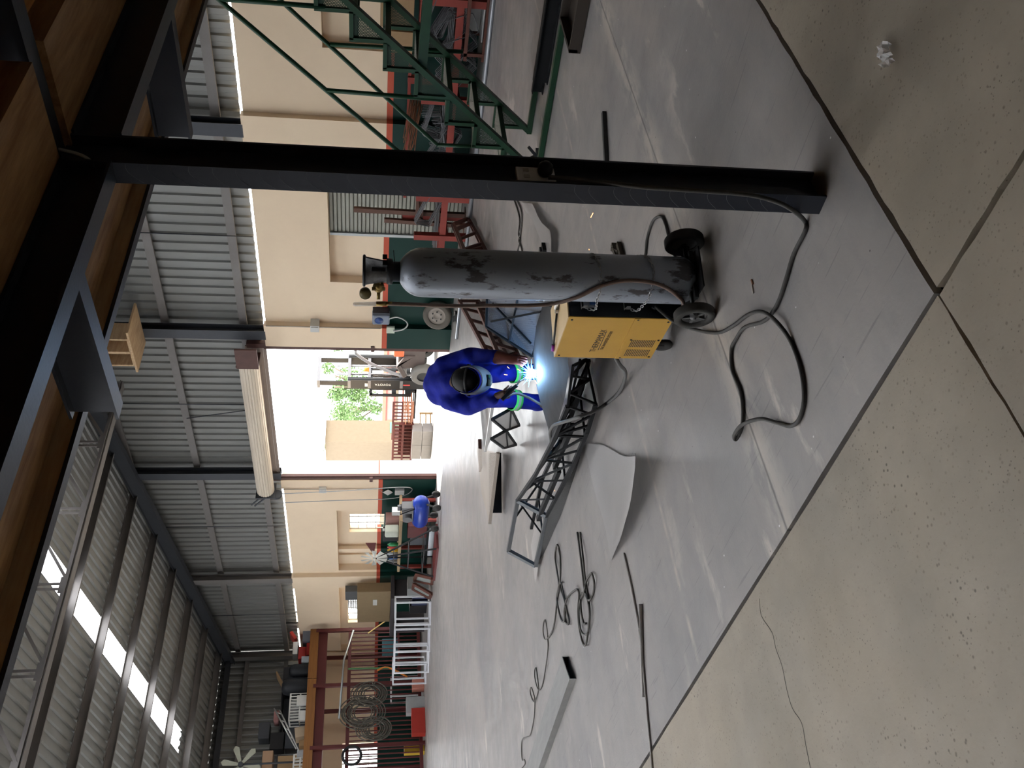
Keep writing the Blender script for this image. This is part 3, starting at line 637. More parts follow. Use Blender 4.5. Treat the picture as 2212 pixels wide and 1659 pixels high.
# ================================================================== CABLES ON THE FLOOR
cab = mat('dusty_black_cable', (.045, .043, .04), .6, col2=(.09, .086, .08), scale=18)
g0 = mq(-.027, .06, .225)
pts = [WX(1185, 383, -1.80), WX(1230, 386, -1.80), WX(1287, 392, -1.80), WX(1389, 404, -1.80), WX(1491, 411, -1.80), WX(1592, 418, -1.793), WY(1640, 425, 2.596), WY(1680, 437, 2.590), WY(1711, 453, 2.575), F(1738, 477, .012)]
pts += [F(x, y, .009) for x, y in ((1740,497),(1715,548),(1699,600),(1684,646),(1667,677),(1647,695),(1609,707),(1589,734),(1580,755),(1582,799),(1600,846),(1605,889))]
pts += [F(1602, 925, .012), F(1590, 949, .02), F(1586, 940, .04), F(1604, 917, .05), F(1643, 905, .035)]+[F(x, y, .009) for x, y in ((1680,914),(1708,920),(1727,904),(1737,860),(1730,799),(1708,737))]+[F(1676, 694, .028), F(1647, 674, .024), F(1618, 679, .012), F(1582, 705, .009), F(1549, 719, .009), F(1502, 712, .03), F(1455, 694, .13), g0]
p = MB(); p.tube(smooth_path(pts, 7), .0088, 10)
solo('power_cable', p, cab, 'thick grey-black power cable looping on the floor from column to machine', 'cable')
p = MB(); p.tube(smooth_path([F(1392, 560, .01)]+[F(x, y, .009) for x, y in ((1395,545),(1398,515),(1408,482),(1418,470),(1430,469),(1438,485),(1443,505),(1450,530))]+[F(1460, 560, .01)], 6), .0085, 10)
solo('earth_cable', p, cab, 'short black cable arching on the floor behind the cylinder wheel', 'cable')
p = MB(); a, b_ = F(1327, 528, .03), F(1336, 560, .03); p.bar(a, b_, .03, .045); p.bar(F(1322, 538, .05), F(1336, 545, .03), .025, .02); p.bar(F(1336, 526, .02), F(1344, 556, .02), .035, .03)
solo('earth_clamp', p, mat('sooty_clamp', (.06, .05, .035), .6, .3), 'small dark clamp on the floor beside the grey cylinder', 'clamp')
wl_c = mat('grey_torch_cable', (.115, .113, .108), .55, col2=(.075, .074, .072), scale=14)
pts = [mq(LN+.01, .12, .36), F(1336, 784, .25), F(1349, 800, .11), F(1350, 818, .05), F(1337, 847, .02), F(1311, 871, .02), F(1283, 889, .16), F(1255, 899, .30), F(1232, 907, .31), F(1206, 915, .32), F(1195, 920, .32), F(1188, 934, .28), F(1190, 952, .18), F(1193, 975, .05)]
p = MB(); p.tube(smooth_path(pts, 7), .0125, 10); tc_ = solo('torch_cable', p, wl_c, 'grey welding torch cable rising over the black lattice from the yellow machine', 'cable')
# floor clutter: long bars, rods, coils
def fbar(name, a, b_, w_, h, m_, label, cat='bar', group=None):
    mb = MB(); mb.bar(V(a)+UP*(h/2+.001), V(b_)+UP*(h/2+.001), w_, h); return solo(name, mb, m_, label, cat, group=group)
mill = mat('mill_scale_steel', (.045, .047, .05), .45, .5, col2=(.085, .085, .085), scale=6)
fbar('flat_bar', F(1309, 243), F(1318, 420), .035, .03, mill, 'dark square bar on the floor partly hidden behind the column')
ch = MB(); A, B_ = F(1245, 1466), F(1228, 1418); D_ = (F(1130, 1712)-F(1228, 1418)); W_ = (A-B_)
ch.prism([B_+UP*.05, A+UP*.05, A+D_+UP*.05, B_+D_+UP*.05], UP*.006); ch.prism([A, A+D_, A+D_+UP*.05, A+UP*.05], -W_.normalized()*.006); ch.prism([B_, B_+D_, B_+D_+UP*.05, B_+UP*.05], W_.normalized()*.006)
solo('steel_channel', ch, mat('bright_rolled_steel', (.30, .30, .29), .4, .5, col2=(.18, .18, .18), scale=4, stretch=(1, 4, 1)), 'wide grey steel channel lying face down at the left edge of the floor', 'steel channel')
rod = mat('round_rod_steel', (.42, .40, .38), .4, .2, col2=(.22, .2, .18))
for pts, r_, lb in ((((1348,1195),(1365,1270),(1381,1358)), .007, 'thin round steel rod, uppermost of three lying near the floor seam'), (((1384,1305),(1386,1400),(1389,1505)), .012, 'thick short steel rod lying between two thinner rods'), (((1381,1360),(1390,1442),(1398,1540),(1405,1612),(1413,1720)), .007, 'long thin steel rod crossing the dark floor seam')):
    p = MB(); p.tube([F(x, y, r_) for x, y in pts], r_, 8); solo('steel_rod', p, rod, lb, 'rod', group='round rods near the floor seam')
sc_ = lambda a, b_: (1080+a/3.26, 1150+b_/3.26)
wire = mat('grey_flex', (.075, .07, .062), .6, col2=(.14, .13, .115), scale=10)
def floorwire(pts, r_, label, cat='cable', name='loose_cable'):
    mb = MB(); k = len(pts); mb.tube(smooth_path([F(*sc_(*q), r_*(1.0+.9*(i % 3))) for i, q in enumerate(pts)], 5), r_, 7); return solo(name, mb, wire, label, cat)
floorwire([(340,745),(370,690),(390,600),(402,480),(415,370),(398,250),(388,170),(396,100),(406,88),(415,120),(426,200),(424,330),(410,400),(400,470),(412,540),(430,612),(446,630),(457,600),(460,500),(440,400),(432,358),(424,362),(432,410),(455,480),(472,560),(487,620),(480,648),(463,630),(452,560),(467,480),(490,440),(520,412),(545,402),(556,440),(550,560),(560,680),(580,770),(598,797),(612,760),(626,650),(630,560),(610,445),(580,428),(568,460),(572,560),(590,640),(606,640)], .008, 'grey cable lying in tangled loops on the floor beyond the lattice')
floorwire([(545,0),(565,150),(580,280),(595,405),(612,462),(632,476),(656,430),(664,360),(652,300),(640,290),(610,340),(594,410),(560,500),(556,600),(570,690),(600,722),(622,690),(632,560),(620,450),(600,330),(585,180),(565,0)], .008, 'grey cable with a round loop lying left of the fallen mesh sheet')
floorwire([(338,748),(315,750),(304,690),(310,630),(320,619),(331,680),(336,748),(338,820),(322,950),(297,1080),(270,1108),(247,1030),(245,970),(255,958),(268,1050),(270,1108),(262,1150),(240,1192),(221,1160),(212,1108),(222,1094),(240,1150),(246,1195),(241,1300),(216,1420),(190,1440),(160,1455),(152,1500),(156,1600),(172,1600),(176,1632),(150,1665)], .0055, 'thin wire with small loops trailing to the left edge of the floor', 'wire', 'loose_wire')
for (a, b_, lb) in (((1625,604),(1628,614), 'small rusty offcut on the grey floor below the cylinder wheel'), ((1626,617),(1629,634), 'pale electrode stub on the grey floor below the cylinder wheel')):
    fbar('steel_offcut', F(*a), F(*b_), .008, .006, mat('rusty_offcut', (.22, .1, .05), .7) if 'rusty' in lb else mat('pale_stub', (.45, .42, .38), .5), lb, 'offcut', 'offcuts on the floor')
# crumpled clear wrapper
pc = F(1920, 118); rw = random.Random(3); H = [[rw.uniform(0, .022) for i in range(9)] for j in range(7)]
p = MB(); du = F(1925, 146)-F(1915, 88); dv = F(1938, 112)-F(1903, 122)
p.grid(lambda u, v: pc+du*(u-.5)*(1-.35*abs(v-.5))+dv*(v-.5)*(1-.5*abs(u-.55))+UP*(.002+H[int(v*6)][int(u*8)]), 8, 6, False)
wr = bpy.data.materials.new('clear_wrapper'); wr.use_nodes = True; b0 = wr.node_tree.nodes['Principled BSDF']; b0.inputs['Base Color'].default_value = (.95, .95, .95, 1); b0.inputs['Roughness'].default_value = .2; b0.inputs['Alpha'].default_value = .5
solo('plastic_wrapper', p, wr, 'crumpled clear plastic wrapper lying on the dark brown floor', 'wrapper', loc=pc)
# ================================================================== WORK ON THE FLOOR
exm = mesh_mat('fine_expanded_mesh', (.38, .37, .365), .016, .55, .45, .5)
exd = mesh_mat('dark_expanded_mesh', (.06, .058, .055), .02, .30, .5, .5)
exg = mesh_mat('grey_expanded_mesh', (.55, .53, .51), .024, .42, .5, .3)
trs = mat('charcoal_angle_iron', (.014, .015, .017), .6, 0, col2=(.03, .031, .033), scale=5, spec=.15)
gry = mat('grey_primed_angle', (.13, .14, .15), .45, .3, col2=(.09, .095, .1))
T = thing('lattice_frame', 'long black lattice box frame lying on the floor between welder and yellow machine', 'lattice frame', (-6, 4.4, 0))
nb = [F(1157,1222,.05), F(1181,1115,.06), F(1235,1010,.07), F(1268,934,.07), F(1287,873,.06)]
nt = [F(1098,1190,.30), F(1118,1081,.30), F(1157,1025,.30), F(1191,960,.30), F(1226,878,.31)]
back = V(.02, .42, 0); fb2 = [q+back+UP*(.05-q.z) for q in nb]; ft2 = [q.lerp(r_, .5)-UP*.06 for q, r_ in zip(nt, fb2)]
def arc_at(L_, t):
    t *= len(L_)-1; i = min(int(t), len(L_)-2); return L_[i].lerp(L_[i+1], t-i)
for nm, L_, m_ in (('lower_chord', nb, trs), ('upper_chord', nt, trs), ('lower_chord', fb2, trs)):
    p = MB()
    for a, b_ in zip(L_, L_[1:]): p.bar(a, b_, .028, .028)
    put(nm, p, m_, T)
def member(a, b_, w_=.016, m_=trs, nm='lattice_bar'): q = MB(); q.bar(a, b_, w_, w_); put(nm, q, m_, T)
K = 9
for i in range(K):
    t0, t1 = .16+.84*i/K, .16+.84*(i+1)/K
    a, b_, c, d = arc_at(nb, t0), arc_at(nt, t0), arc_at(nb, t1), arc_at(nt, t1)
    if i % 2: member(a, b_)
    if i % 2: member(b_, c)
    else: member(a, d)
    a, b_, c, d = arc_at(fb2, t0), arc_at(nt, t0), arc_at(fb2, t1), arc_at(nt, t1)
    member(a, d) if i % 2 else member(b_, c)
    if i % 3 == 0: member(arc_at(nb, t0), arc_at(fb2, t0))
for a, b_ in ((nb[0], nt[0]), (nb[1], nt[1]), (nt[0]-UP*.0, nt[1]), (nb[0], nb[1])): member(a, b_, .036, gry, 'end_angle')
e0, e1, e2, e3 = nb[-1], nt[-1], F(1266,776,.07), F(1238,790,.31)
for a, b_ in ((e0, e2), (e1, e3), (e0, e1.lerp(e3, .33)), (e1.lerp(e3, .33), e0.lerp(e2, .55)), (e0.lerp(e2, .55), e1.lerp(e3, .75)), (e1.lerp(e3, .75), e2), (e2, e3), (F(1253,776,.18), F(1232,870,.2))): member(a, b_, .016)
for k in (.2, .42, .68): p = MB(); p.bar(arc_at(nb, k)+back*k+UP*.05, arc_at(nb, k+.25)+back*k+UP*.05, .05, .035); put('loose_strip', p, trs, T)
p = MB(); p.grid(lambda u, v: arc_at(nb, u).lerp(arc_at(fb2, u), v)-UP*.025+(V(-.25, -.05, 0) if u == 0 else V(0, 0, 0)), 12, 2, True, 3.0, .45); put('mesh_floor', p, exg, T)
lo = [F(1159,1221,.003), F(1178,1190,.003), F(1195,1150,.003), F(1211,1115,.003), F(1223,1081,.003), F(1247,1010,.003), F(1260,960,.003)]
up = [arc_at(nb, t) for t in (0, .07, .15, .25, .34, .5, .66)]
p = MB(); p.grid(lambda u, v: arc_at(lo, u).lerp(arc_at(up, u), v), 14, 2, True, 2.4, .16); solo('mesh_strip', p, mesh_mat('black_mesh', (.012, .011, .010), .018, .75, .7, .0), 'narrow dark mesh strip curled along the floor edge of the black lattice frame', 'mesh sheet')  # one even near-black colour, mostly closed strands
# fallen curved sheet
L_ = [F(1261,958,.012), F(1271,985,.006), F(1286,1056,.004), F(1303,1120,.004), F(1313,1171,.004), F(1320,1210,.004)]
R_ = [F(1372,978.6,.17), F(1372,1010,.16), F(1362,1087,.11), F(1340,1165,.06), F(1328,1192,.03), F(1321,1209,.006)]
M1 = [F(1291,960,.05), F(1313,982,.10), F(1334,987,.13), F(1358,985,.15)]
def fsheet(u, v):
    a, b_ = arc_at(L_, u), arc_at(R_, u); q = a.lerp(b_, v)
    arcp = arc_at([L_[0]]+M1+[R_[0]], v); q += (arcp-L_[0].lerp(R_[0], v))*(1-u)**2
    q.z = a.z*(1-v)+b_.z*v**2.2+.014*(1-u)*math.sin(13*v+3*u)*(1-v)+.005*math.sin(6*u)*(1-v); q.z = max(q.z, .004); return q
p = MB(); p.grid(fsheet, 16, 14, True, 1.3, .9); solo('mesh_sheet', p, exm, 'curled light grey mesh sheet lying on the floor in front of the lattice frame', 'mesh sheet')
# sheet being welded, lying across the frame
nr = [F(1191,962,.10), F(1201,930,.20), F(1222,850,.33), F(1229,803,.34), F(1226,774,.34), F(1218,715,.33), F(1212,665,.32)]
fr = [F(1189,963,.10), F(1184,925,.20), F(1165,860,.25), F(1153,806,.245), F(1152,760,.26), F(1158,705,.27), F(1172,660,.27)]
p = MB(); p.grid(lambda u, v: arc_at(nr, u).lerp(arc_at(fr, u), v)+UP*(.02*math.sin(v*PI)*math.sin(u*9)), 24, 8, True, 2.2, 1.0); solo('steel_sheet', p, mat('grey_work_sheet', (.04, .041, .044), .8, 0, col2=(.065, .065, .07), scale=4, amt=.8, bump=.1, bscale=150), 'thin grey steel sheet under the bright welding arc', 'steel sheet')
# grey mesh panel standing behind the machine
def panel(name, pts, m_, fm, label, cat, bars=(), th=.03, group=None):
    c = sum((V(q) for q in pts), V(0, 0, 0))/4; T = thing(name, label, cat, V(c.x, c.y, min(V(q).z for q in pts)), group)
    p = MB(); p.quad(*pts); put('mesh', p, m_, T)
    for i in range(4): q = MB(); q.bar(pts[i], pts[(i+1) % 4], th, th); put('frame_bar', q, fm, T)
    for (a, b_) in bars:
        A_ = V(pts[0]).lerp(V(pts[3]), a[1]).lerp(V(pts[1]).lerp(V(pts[2]), a[1]), a[0]); B_ = V(pts[0]).lerp(V(pts[3]), b_[1]).lerp(V(pts[1]).lerp(V(pts[2]), b_[1]), b_[0])
        q = MB(); q.bar(A_, B_, th*.8, th*.8); put('cross_bar', q, fm, T)
    return T
rst = mat('red_oxide_steel', (.115, .04, .028), .6, .1, col2=(.07, .03, .022), scale=6)
exr = mesh_mat('red_oxide_mesh', (.14, .075, .06), .03, .30, .6, .2)
exb = mesh_mat('blue_grey_mesh', (.11, .115, .13), .022, .62, .5, .2)
panel('steel_grating', [F(1052,640,.62), F(1050,706,.62), F(1150,770,.22), F(1192,650,.2)], exb, trs, 'dark blue-grey mesh panel propped behind the flow of the gas hose', 'grating', (((.2,.1),(.8,.9)), ((.75,.1),(.2,.9)), ((0,.5),(1,.5))), .02)
panel('steel_grating', [F(1100,600,.30), F(1088,690,.28), F(1168,765,.13), F(1196,640,.1)], exb, trs, 'lower dark mesh panel under the blue-grey mesh panel', 'grating', (((.3,0),(.7,1)),), .02)
panel('mesh_stringer', [F(992,650,.42), F(1067,790,.36), F(1105,790,.02), F(1033,650,.05)], exr, rst, 'red-brown mesh stair side lying on the floor right of the welder', 'stair frame', tuple(((.15+.2*k, 0), (.25+.2*k, 1)) for k in range(4)), .045)
panel('mesh_stringer', [F(1030,655,.40), F(1080,775,.40), F(1122,775,.05), F(1068,655,.05)], exr, rst, 'second red-brown mesh stair side behind the dark mesh panel', 'stair frame', tuple(((.1+.22*k, 0), (.2+.22*k, 1)) for k in range(4)), .04)
# red-brown box frame right of the cylinder
T = thing('angle_frame', 'red-brown angle iron box frame lying on the floor right of the grey cylinder', 'metal frame', F(1020, 540))
fa = [F(984,496,.42), F(1017,482,.05), F(1052,548,.05), F(1010,560,.42)]; o_ = V(-.25, .45, 0)
for i in range(4):
    for A_, B_ in ((fa[i], fa[(i+1) % 4]), (fa[i], fa[i]+o_), (fa[i]+o_, fa[(i+1) % 4]+o_)): p = MB(); p.bar(A_, B_, .05, .05); put('frame_bar', p, rst, T)
for k in (.35, .7): p = MB(); p.bar(fa[0].lerp(fa[3], k), fa[1].lerp(fa[2], k), .04, .04); put('frame_bar', p, rst, T)
# wedge-shaped mesh offcut on a dark channel, left of the welder
p = MB(); p.channel(F(1071, 978, .1), F(1072, 1108, .1), .16, .14, .01); solo('dark_channel', p, trs, 'dark steel channel lying on the floor left of the welder', 'steel channel')
p = MB(); A_, B_, C_, D_ = F(1030,968,.19), F(1040,1065,.19), F(1058,1130,.17), F(1076,978,.19)
p.add([A_, B_, C_, D_], [(0, 1, 2, 3)], False, [(0, 0), (.9, 0), (1.6, .2), (.1, .6)]); p.bar(C_, D_, .03, .04)
solo('mesh_offcut', p, [mesh_mat('buff_mesh', (.42, .36, .30), .03, .5, .6, .1)], 'pointed buff mesh sheet lying over the dark channel left of the welder', 'mesh sheet')
p = MB(); p.bar(F(1036,1003,.05), F(1039,992,.05), .25, .03); p.bar(F(1036, 950, .02), F(1038, 1000, .02), .06, .05); solo('rusty_bar', p, rst, 'short rusty red bar beside the pointed buff mesh sheet', 'bar')
T = thing('tread_frame', 'grey mesh stair treads joined in zigzag lying left of the welder', 'stair frame', F(1100, 925))
tp_ = [[F(1104,883,.35), F(1122,919,.05), F(1092,930,.30), F(1063,906,.55)], [F(1093,930,.30), F(1115,961,.03), F(1088,968,.28), F(1061,948,.5)]]
for q in tp_:
    p = MB(); p.quad(*q); put('mesh', p, mesh_mat('warm_grey_mesh', (.26, .235, .215), .02, .6, .6, .2), T)
    for i in range(4): r_ = MB(); r_.bar(q[i], q[(i+1) % 4], .022, .022); put('frame_bar', r_, trs, T)
    r_ = MB(); r_.bar(q[0], q[2]+(q[1]-q[2])*.3, .018, .018); put('brace', r_, trs, T)
for k, (a, b_) in enumerate((((1040,880,.45),(1048,974,.3)), ((1064,876,.5),(1049,973,.3)), ((1050,880,.4),(1055,922,.3)))):
    p = MB(); p.bar(F(*a), F(*b_), .03, .03); put('bright_angle', p, mat('bare_bright_angle', (.5, .5, .5), .35, .7), T)
p = MB(); q = [F(1041,882,.42), F(1049,972,.28), F(1062,948,.3), F(1063,880,.42)]; p.quad(*q); put('mesh', p, mesh_mat('warm_grey_mesh', (.26, .235, .215), .02), T)
# pale strip sheet and cable beyond, by the column
p = MB(); s0 = [F(1122,437,.02), F(1150,475,.02), F(1168,520,.02), F(1183,560,.02)]; s1 = [F(1150,440,.05), F(1168,480,.06), F(1191,500,.07), F(1190,560,.06)]
p.grid(lambda u, v: arc_at(s0, u).lerp(arc_at(s1, u), v), 8, 3, True, 1.4, .3); solo('mesh_sheet', p, exm, 'grey mesh strip lying on the floor between column and cylinder', 'mesh sheet')
p = MB(); p.tube(smooth_path([F(x, y, .01) for x, y in ((1110,430),(1122,470),(1120,505),(1124,520),(1118,545),(1127,560),(1122,600))], 5), .009, 6); p.tube(smooth_path([F(x, y, .012) for x, y in ((1116,430),(1127,460),(1125,500),(1121,520),(1128,545),(1125,600))], 5), .009, 6)
solo('floor_wire', p, wire, 'two twisted dark wires on the floor beyond the column', 'wire')
p = MB(); q = F(1176, 540, .04); p.box((q.x-.09, q.y-.06, 0), (q.x+.05, q.y+.05, .07)); p.box((q.x-.05, q.y-.03, .07), (q.x+.02, q.y+.02, .09)); solo('dark_block', p, blk, 'small black block on the grey mesh strip beside the cylinder', 'block')
# ================================================================== THE WELDER
def skin_mesh(name, joints, edges, subdiv=2, root=0):
    me = bpy.data.meshes.new(name); me.from_pydata([tuple(j[0]) for j in joints], edges, [])
    o = bpy.data.objects.new(name, me); C.objects.link(o); sm = o.modifiers.new('skin', 'SKIN'); sm.use_smooth_shade = True
    for i, j in enumerate(joints):
        r_ = j[1] if isinstance(j[1], tuple) else (j[1], j[1]); me.skin_vertices[0].data[i].radius = r_
        me.skin_vertices[0].data[i].use_root = (i == root)
    o.modifiers.new('sub', 'SUBSURF').levels = subdiv; o.modifiers['sub'].render_levels = subdiv
    dg = bpy.context.evaluated_depsgraph_get(); ev = bpy.data.meshes.new_from_object(o.evaluated_get(dg)); bpy.data.objects.remove(o)
    mb = MB(); mb.add([v.co.copy() for v in ev.vertices], [tuple(f.vertices) for f in ev.polygons], True); bpy.data.meshes.remove(ev); return mb
J = dict(pelvis=DP(995,832,8.55), spine=DP(948,832,8.42), chest=DP(945,829,8.18), neck=DP(972,826,7.92), head=DP(1006,821,7.78),
         rsh=DP(972,862,8.06), rel=DP(1012,880,7.95), rwr=DP(1072,856,7.72), lsh=DP(962,792,8.08), lel=DP(1018,768,7.95), lwr=DP(1085,773,7.70),
         rhip=DP(1010,856,8.52), rkn=DP(1092,862,8.25), ran=DP(1168,870,8.42), lhip=DP(1010,808,8.52), lkn=DP(1090,806,8.22), lan=DP(1170,802,8.38))
tocam = (CAM-J['head']); tocam.z = 0; tocam.normalize(); side = V(-tocam.y, tocam.x, 0)      # side: towards the picture's upright right
T = thing('person', 'person in blue overalls and welding helmet bending over the bright arc', 'person', V(J['ran'].lerp(J['lan'], .5).x, J['ran'].lerp(J['lan'], .5).y, 0))
skin = mat('brown_skin', (.10, .045, .028), .55, col2=(.075, .033, .02), scale=20)
def hand(js, es, wi, wrist, fwd, nrm, thumb_side, curl=.5, rs=1.):
    """palm and five bent fingers added to a joint list; fwd along the hand, nrm out of the back of the hand"""
    fwd = V(fwd).normalized(); nrm = V(nrm); nrm = (nrm-fwd*nrm.dot(fwd)).normalized(); lat = fwd.cross(nrm)*thumb_side
    palm = wrist+fwd*.055; js.append((palm, (.034*rs, .017*rs))); pi_ = len(js)-1; es.append((wi, pi_))
    for k, (off, ln) in enumerate(((.030, .074), (.010, .083), (-.010, .077), (-.029, .06))):
        base = wrist+fwd*.095+lat*off; js.append((base, .0105*rs)); es.append((pi_, len(js)-1)); d = fwd.copy(); q = base
        for seg in (.45, .32, .23):
            d = (d-nrm*curl*(.75+.12*k)).normalized(); q = q+d*ln*seg; js.append((q, (.0092-.001*(seg < .3))*rs)); es.append((len(js)-2, len(js)-1))
    q = wrist+fwd*.03+lat*.03; js.append((q, .012*rs)); es.append((pi_, len(js)-1)); d = (fwd*.7+lat*.75-nrm*.25).normalized()
    for seg in (.038, .03): q = q+d*seg; js.append((q, .0098*rs)); es.append((len(js)-2, len(js)-1)); d = (d*.8+fwd*.5-nrm*.45).normalized()
# body (one continuous mesh)
face = (-UP*.92+tocam*.38).normalized(); crown = (tocam*.90+UP*.42); crown = (crown-face*crown.dot(face)).normalized()
hc = J['head']
js = [(J['pelvis'], .10), (J['spine']-UP*.05, .085), (J['chest']-UP*.07, .08), (J['neck'], .055), (hc-crown*.03, .082), (hc+crown*.05, .08)]; es = [(0,1),(1,2),(2,3),(3,4),(4,5)]
js += [(hc+face*.085-crown*.02, .014), (hc+face*.06-crown*.095, .03)]; es += [(4,6),(4,7)]     # nose and chin
for a in ('rsh', 'rel', 'rwr'): js.append((J[a]-UP*(.03 if a == 'rsh' else 0), {'rsh': .05, 'rel': .042, 'rwr': .034}[a])); es.append((2 if a == 'rsh' else len(js)-2, len(js)-1))
rw_i = len(js)-1
rh = DP(1104, 843, 7.60)-J['rwr']
hand(js, es, rw_i, J['rwr']+rh.normalized()*.02, rh, side*-.5+tocam*.7+UP*.3, 1, .62)
for a in ('lsh', 'lel', 'lwr'): js.append((J[a]-UP*(.03 if a == 'lsh' else 0), {'lsh': .05, 'lel': .042, 'lwr': .034}[a])); es.append((2 if a == 'lsh' else len(js)-2, len(js)-1))
lh = DP(1142, 780, 7.56)-J['lwr']
hand(js, es, len(js)-1, J['lwr']+lh.normalized()*.02, lh, tocam*.8+UP*.3+side*.3, -1, .45)
for a, b_, c in (('rhip','rkn','ran'), ('lhip','lkn','lan')):
    js.append((J[a], .085)); es.append((0, len(js)-1))
    for q, r_ in ((J[b_], .055), (J[c], .042)): js.append((q, r_)); es.append((len(js)-2, len(js)-1))
    ft = V(J[c].x, J[c].y, .05)+tocam*.05; js.append((V(J[c].x, J[c].y, .06), .04)); es.append((len(js)-2, len(js)-1)); js.append((ft+tocam*.08-UP*.01, .036)); es.append((len(js)-2, len(js)-1))
put('body', skin_mesh('body', js, es), skin, T)
# overalls
ov = mat('royal_blue_overalls', (.012, .022, .34), .75, col2=(.006, .011, .17), scale=7, amt=.8, bump=.9, bscale=11, spec=.15)
def blend_mesh(caps, voxel, smooth):
    mb = MB()
    for a, ra, b_, rb_ in caps:
        n_s = max(2, int((b_-a).length/.03))
        for i in range(n_s+1): t = i/n_s; mb.ball(a.lerp(b_, t), ra+(rb_-ra)*t, 10)
    me = bpy.data.meshes.new('blend'); me.from_pydata(mb.v, [], mb.f); o = bpy.data.objects.new('blend', me); C.objects.link(o)
    q = o.modifiers.new('r', 'REMESH'); q.mode = 'VOXEL'; q.voxel_size = voxel
    q = o.modifiers.new('s', 'SMOOTH'); q.iterations = smooth; q.factor = .6
    ev = bpy.data.meshes.new_from_object(o.evaluated_get(bpy.context.evaluated_depsgraph_get())); bpy.data.objects.remove(o)
    out = MB(); out.add([v.co.copy() for v in ev.vertices], [tuple(f.vertices) for f in ev.polygons], True); bpy.data.meshes.remove(ev); return out
top = J['chest']-UP*.02
caps = [(J['pelvis'], .165, J['spine'], .14), (J['spine'], .15, top, .14), (top+side*.08, .125, top-side*.08, .125), (top, .15, J['chest'].lerp(hc, .55), .12), (J['chest'].lerp(hc, .55), .12, hc-crown*.12, .085),
        (J['pelvis']+side*.08, .14, J['pelvis']-side*.08, .14), (top, .13, J['rsh'], .108), (top, .13, J['lsh'], .108), (J['spine'], .15, J['rsh'], .1), (J['spine'], .15, J['lsh'], .1)]
for a, b_, c, f in (('rsh','rel','rwr', .88), ('lsh','lel','lwr', .80)):
    end = J[b_].lerp(J[c], f); caps += [(J[a], .108, J[b_], .080), (J[b_], .080, end, .066), (end, .066, end+(J[b_]-end).normalized()*.015, .072)]
for a, b_, c in (('rhip','rkn','ran'), ('lhip','lkn','lan')): caps += [(J[a], .125, J[b_], .084), (J[b_], .084, J[c], .081), (J[c], .081, V(J[c].x, J[c].y, .10), .088)]
om = blend_mesh(caps, .017, 8); rr = random.Random(5)
ph = [rr.uniform(0, 6) for _ in range(6)]
for i, v in enumerate(om.v):                          # cloth folds
    x, y, z = v; q = V(x, y, z); el = min((q-J['rel']).length, (q-J['lel']).length, (q-J['rkn']).length, (q-J['lkn']).length, (q-J['spine']).length*1.3); k = .4+1.1*math.exp(-(el/.16)**2)
    d = k*(.007*math.sin(34*z+9*x+ph[0])+.005*math.sin(41*x-27*z+ph[1])+.004*math.sin(60*y+30*z+ph[2])); om.v[i] = (x+tocam.x*d, y+tocam.y*d, z+.6*d)
put('overalls', om, ov, T)
hv = mat('lime_reflective_band', (.10, .85, .16), .45); sv = mat('silver_reflective_band', (.5, .6, .5), .35, .3)
def band(a, b_, t, r_, w_=.036, nm='reflective_band'):
    c = J[a].lerp(J[b_], t); d = (J[b_]-J[a]).normalized(); p = MB(); p.lathe([(r_, -w_), (r_+.004, -w_), (r_+.004, w_), (r_, w_)], c, c+d, 22, caps=False); bb = put(nm, p, hv, T)
    p = MB(); p.lathe([(r_+.005, -.012), (r_+.0055, 0), (r_+.005, .012)], c, c+d, 22, caps=False); put('silver_stripe', p, sv, bb)
band('rkn', 'ran', .25, .096); band('lkn', 'lan', .27, .095)
boot = mat('black_work_boot', (.015, .014, .013), .6)
for a in ('ran', 'lan'):
    c = V(J[a].x, J[a].y, 0); p = MB()
    p.grid(lambda u, v: c+tocam*(-.08+.29*u)+side*(math.cos(2*PI*v)*.052*(1-.25*abs(u-.45)*2)**1.0*max(.25, math.sin(PI*min(.97, max(.03, u)))**.4))+UP*(.052+.05*math.sin(2*PI*v)*(1 if u < .45 else 1-.5*(u-.45)/.55)), 10, 14); put('boot', p, boot, T)
# gauntlet on the left hand
gl = mat('red_brown_leather', (.16, .045, .03), .7, col2=(.10, .028, .02), scale=14, bump=.3, bscale=30)
w0 = J['lel'].lerp(J['lwr'], .62); jl = [(w0, .078), (J['lwr'], .058)]; el = [(0,1)]; lf = lh.normalized()
jl.append((J['lwr']+lf*.05, .05)); el.append((1,2)); hand(jl, el, 2, J['lwr']+lf*.06, lf, tocam*.8+UP*.3+side*.3, -1, .35, 1.75)
put('gauntlet', skin_mesh('gauntlet', jl, el), gl, T)
# helmet: crown cap, headband and curved shield
blkc = mat('black_cap', (.010, .010, .011), .6); shl = mat('grey_helmet_shell', (.16, .165, .17), .28, .1)
axr = crown; frt = face; rgt = axr.cross(frt)
p = MB(); vs = []
for i in range(9):
    t = PI/2*i/8
    for k in range(24): a = 2*PI*k/24; vs.append(hc+axr*(.02+.115*math.sin(t))+(frt*math.cos(a)*.118+rgt*math.sin(a)*.105)*max(.02, math.cos(t)))
p.add(vs, [(i*24+k, i*24+(k+1) % 24, (i+1)*24+(k+1) % 24, (i+1)*24+k) for i in range(8) for k in range(24)], True); hm = put('cap', p, blkc, T)
p = MB(); vs = []
for r_, h in ((.122, -.01), (.127, -.01), (.127, .035), (.122, .035)):
    for k in range(28): a = 2*PI*k/28; vs.append(hc+axr*h+frt*math.cos(a)*r_+rgt*math.sin(a)*r_*.9)
p.add(vs, [(i*28+k, i*28+(k+1) % 28, ((i+1) % 4)*28+(k+1) % 28, ((i+1) % 4)*28+k) for i in range(4) for k in range(28)], True)
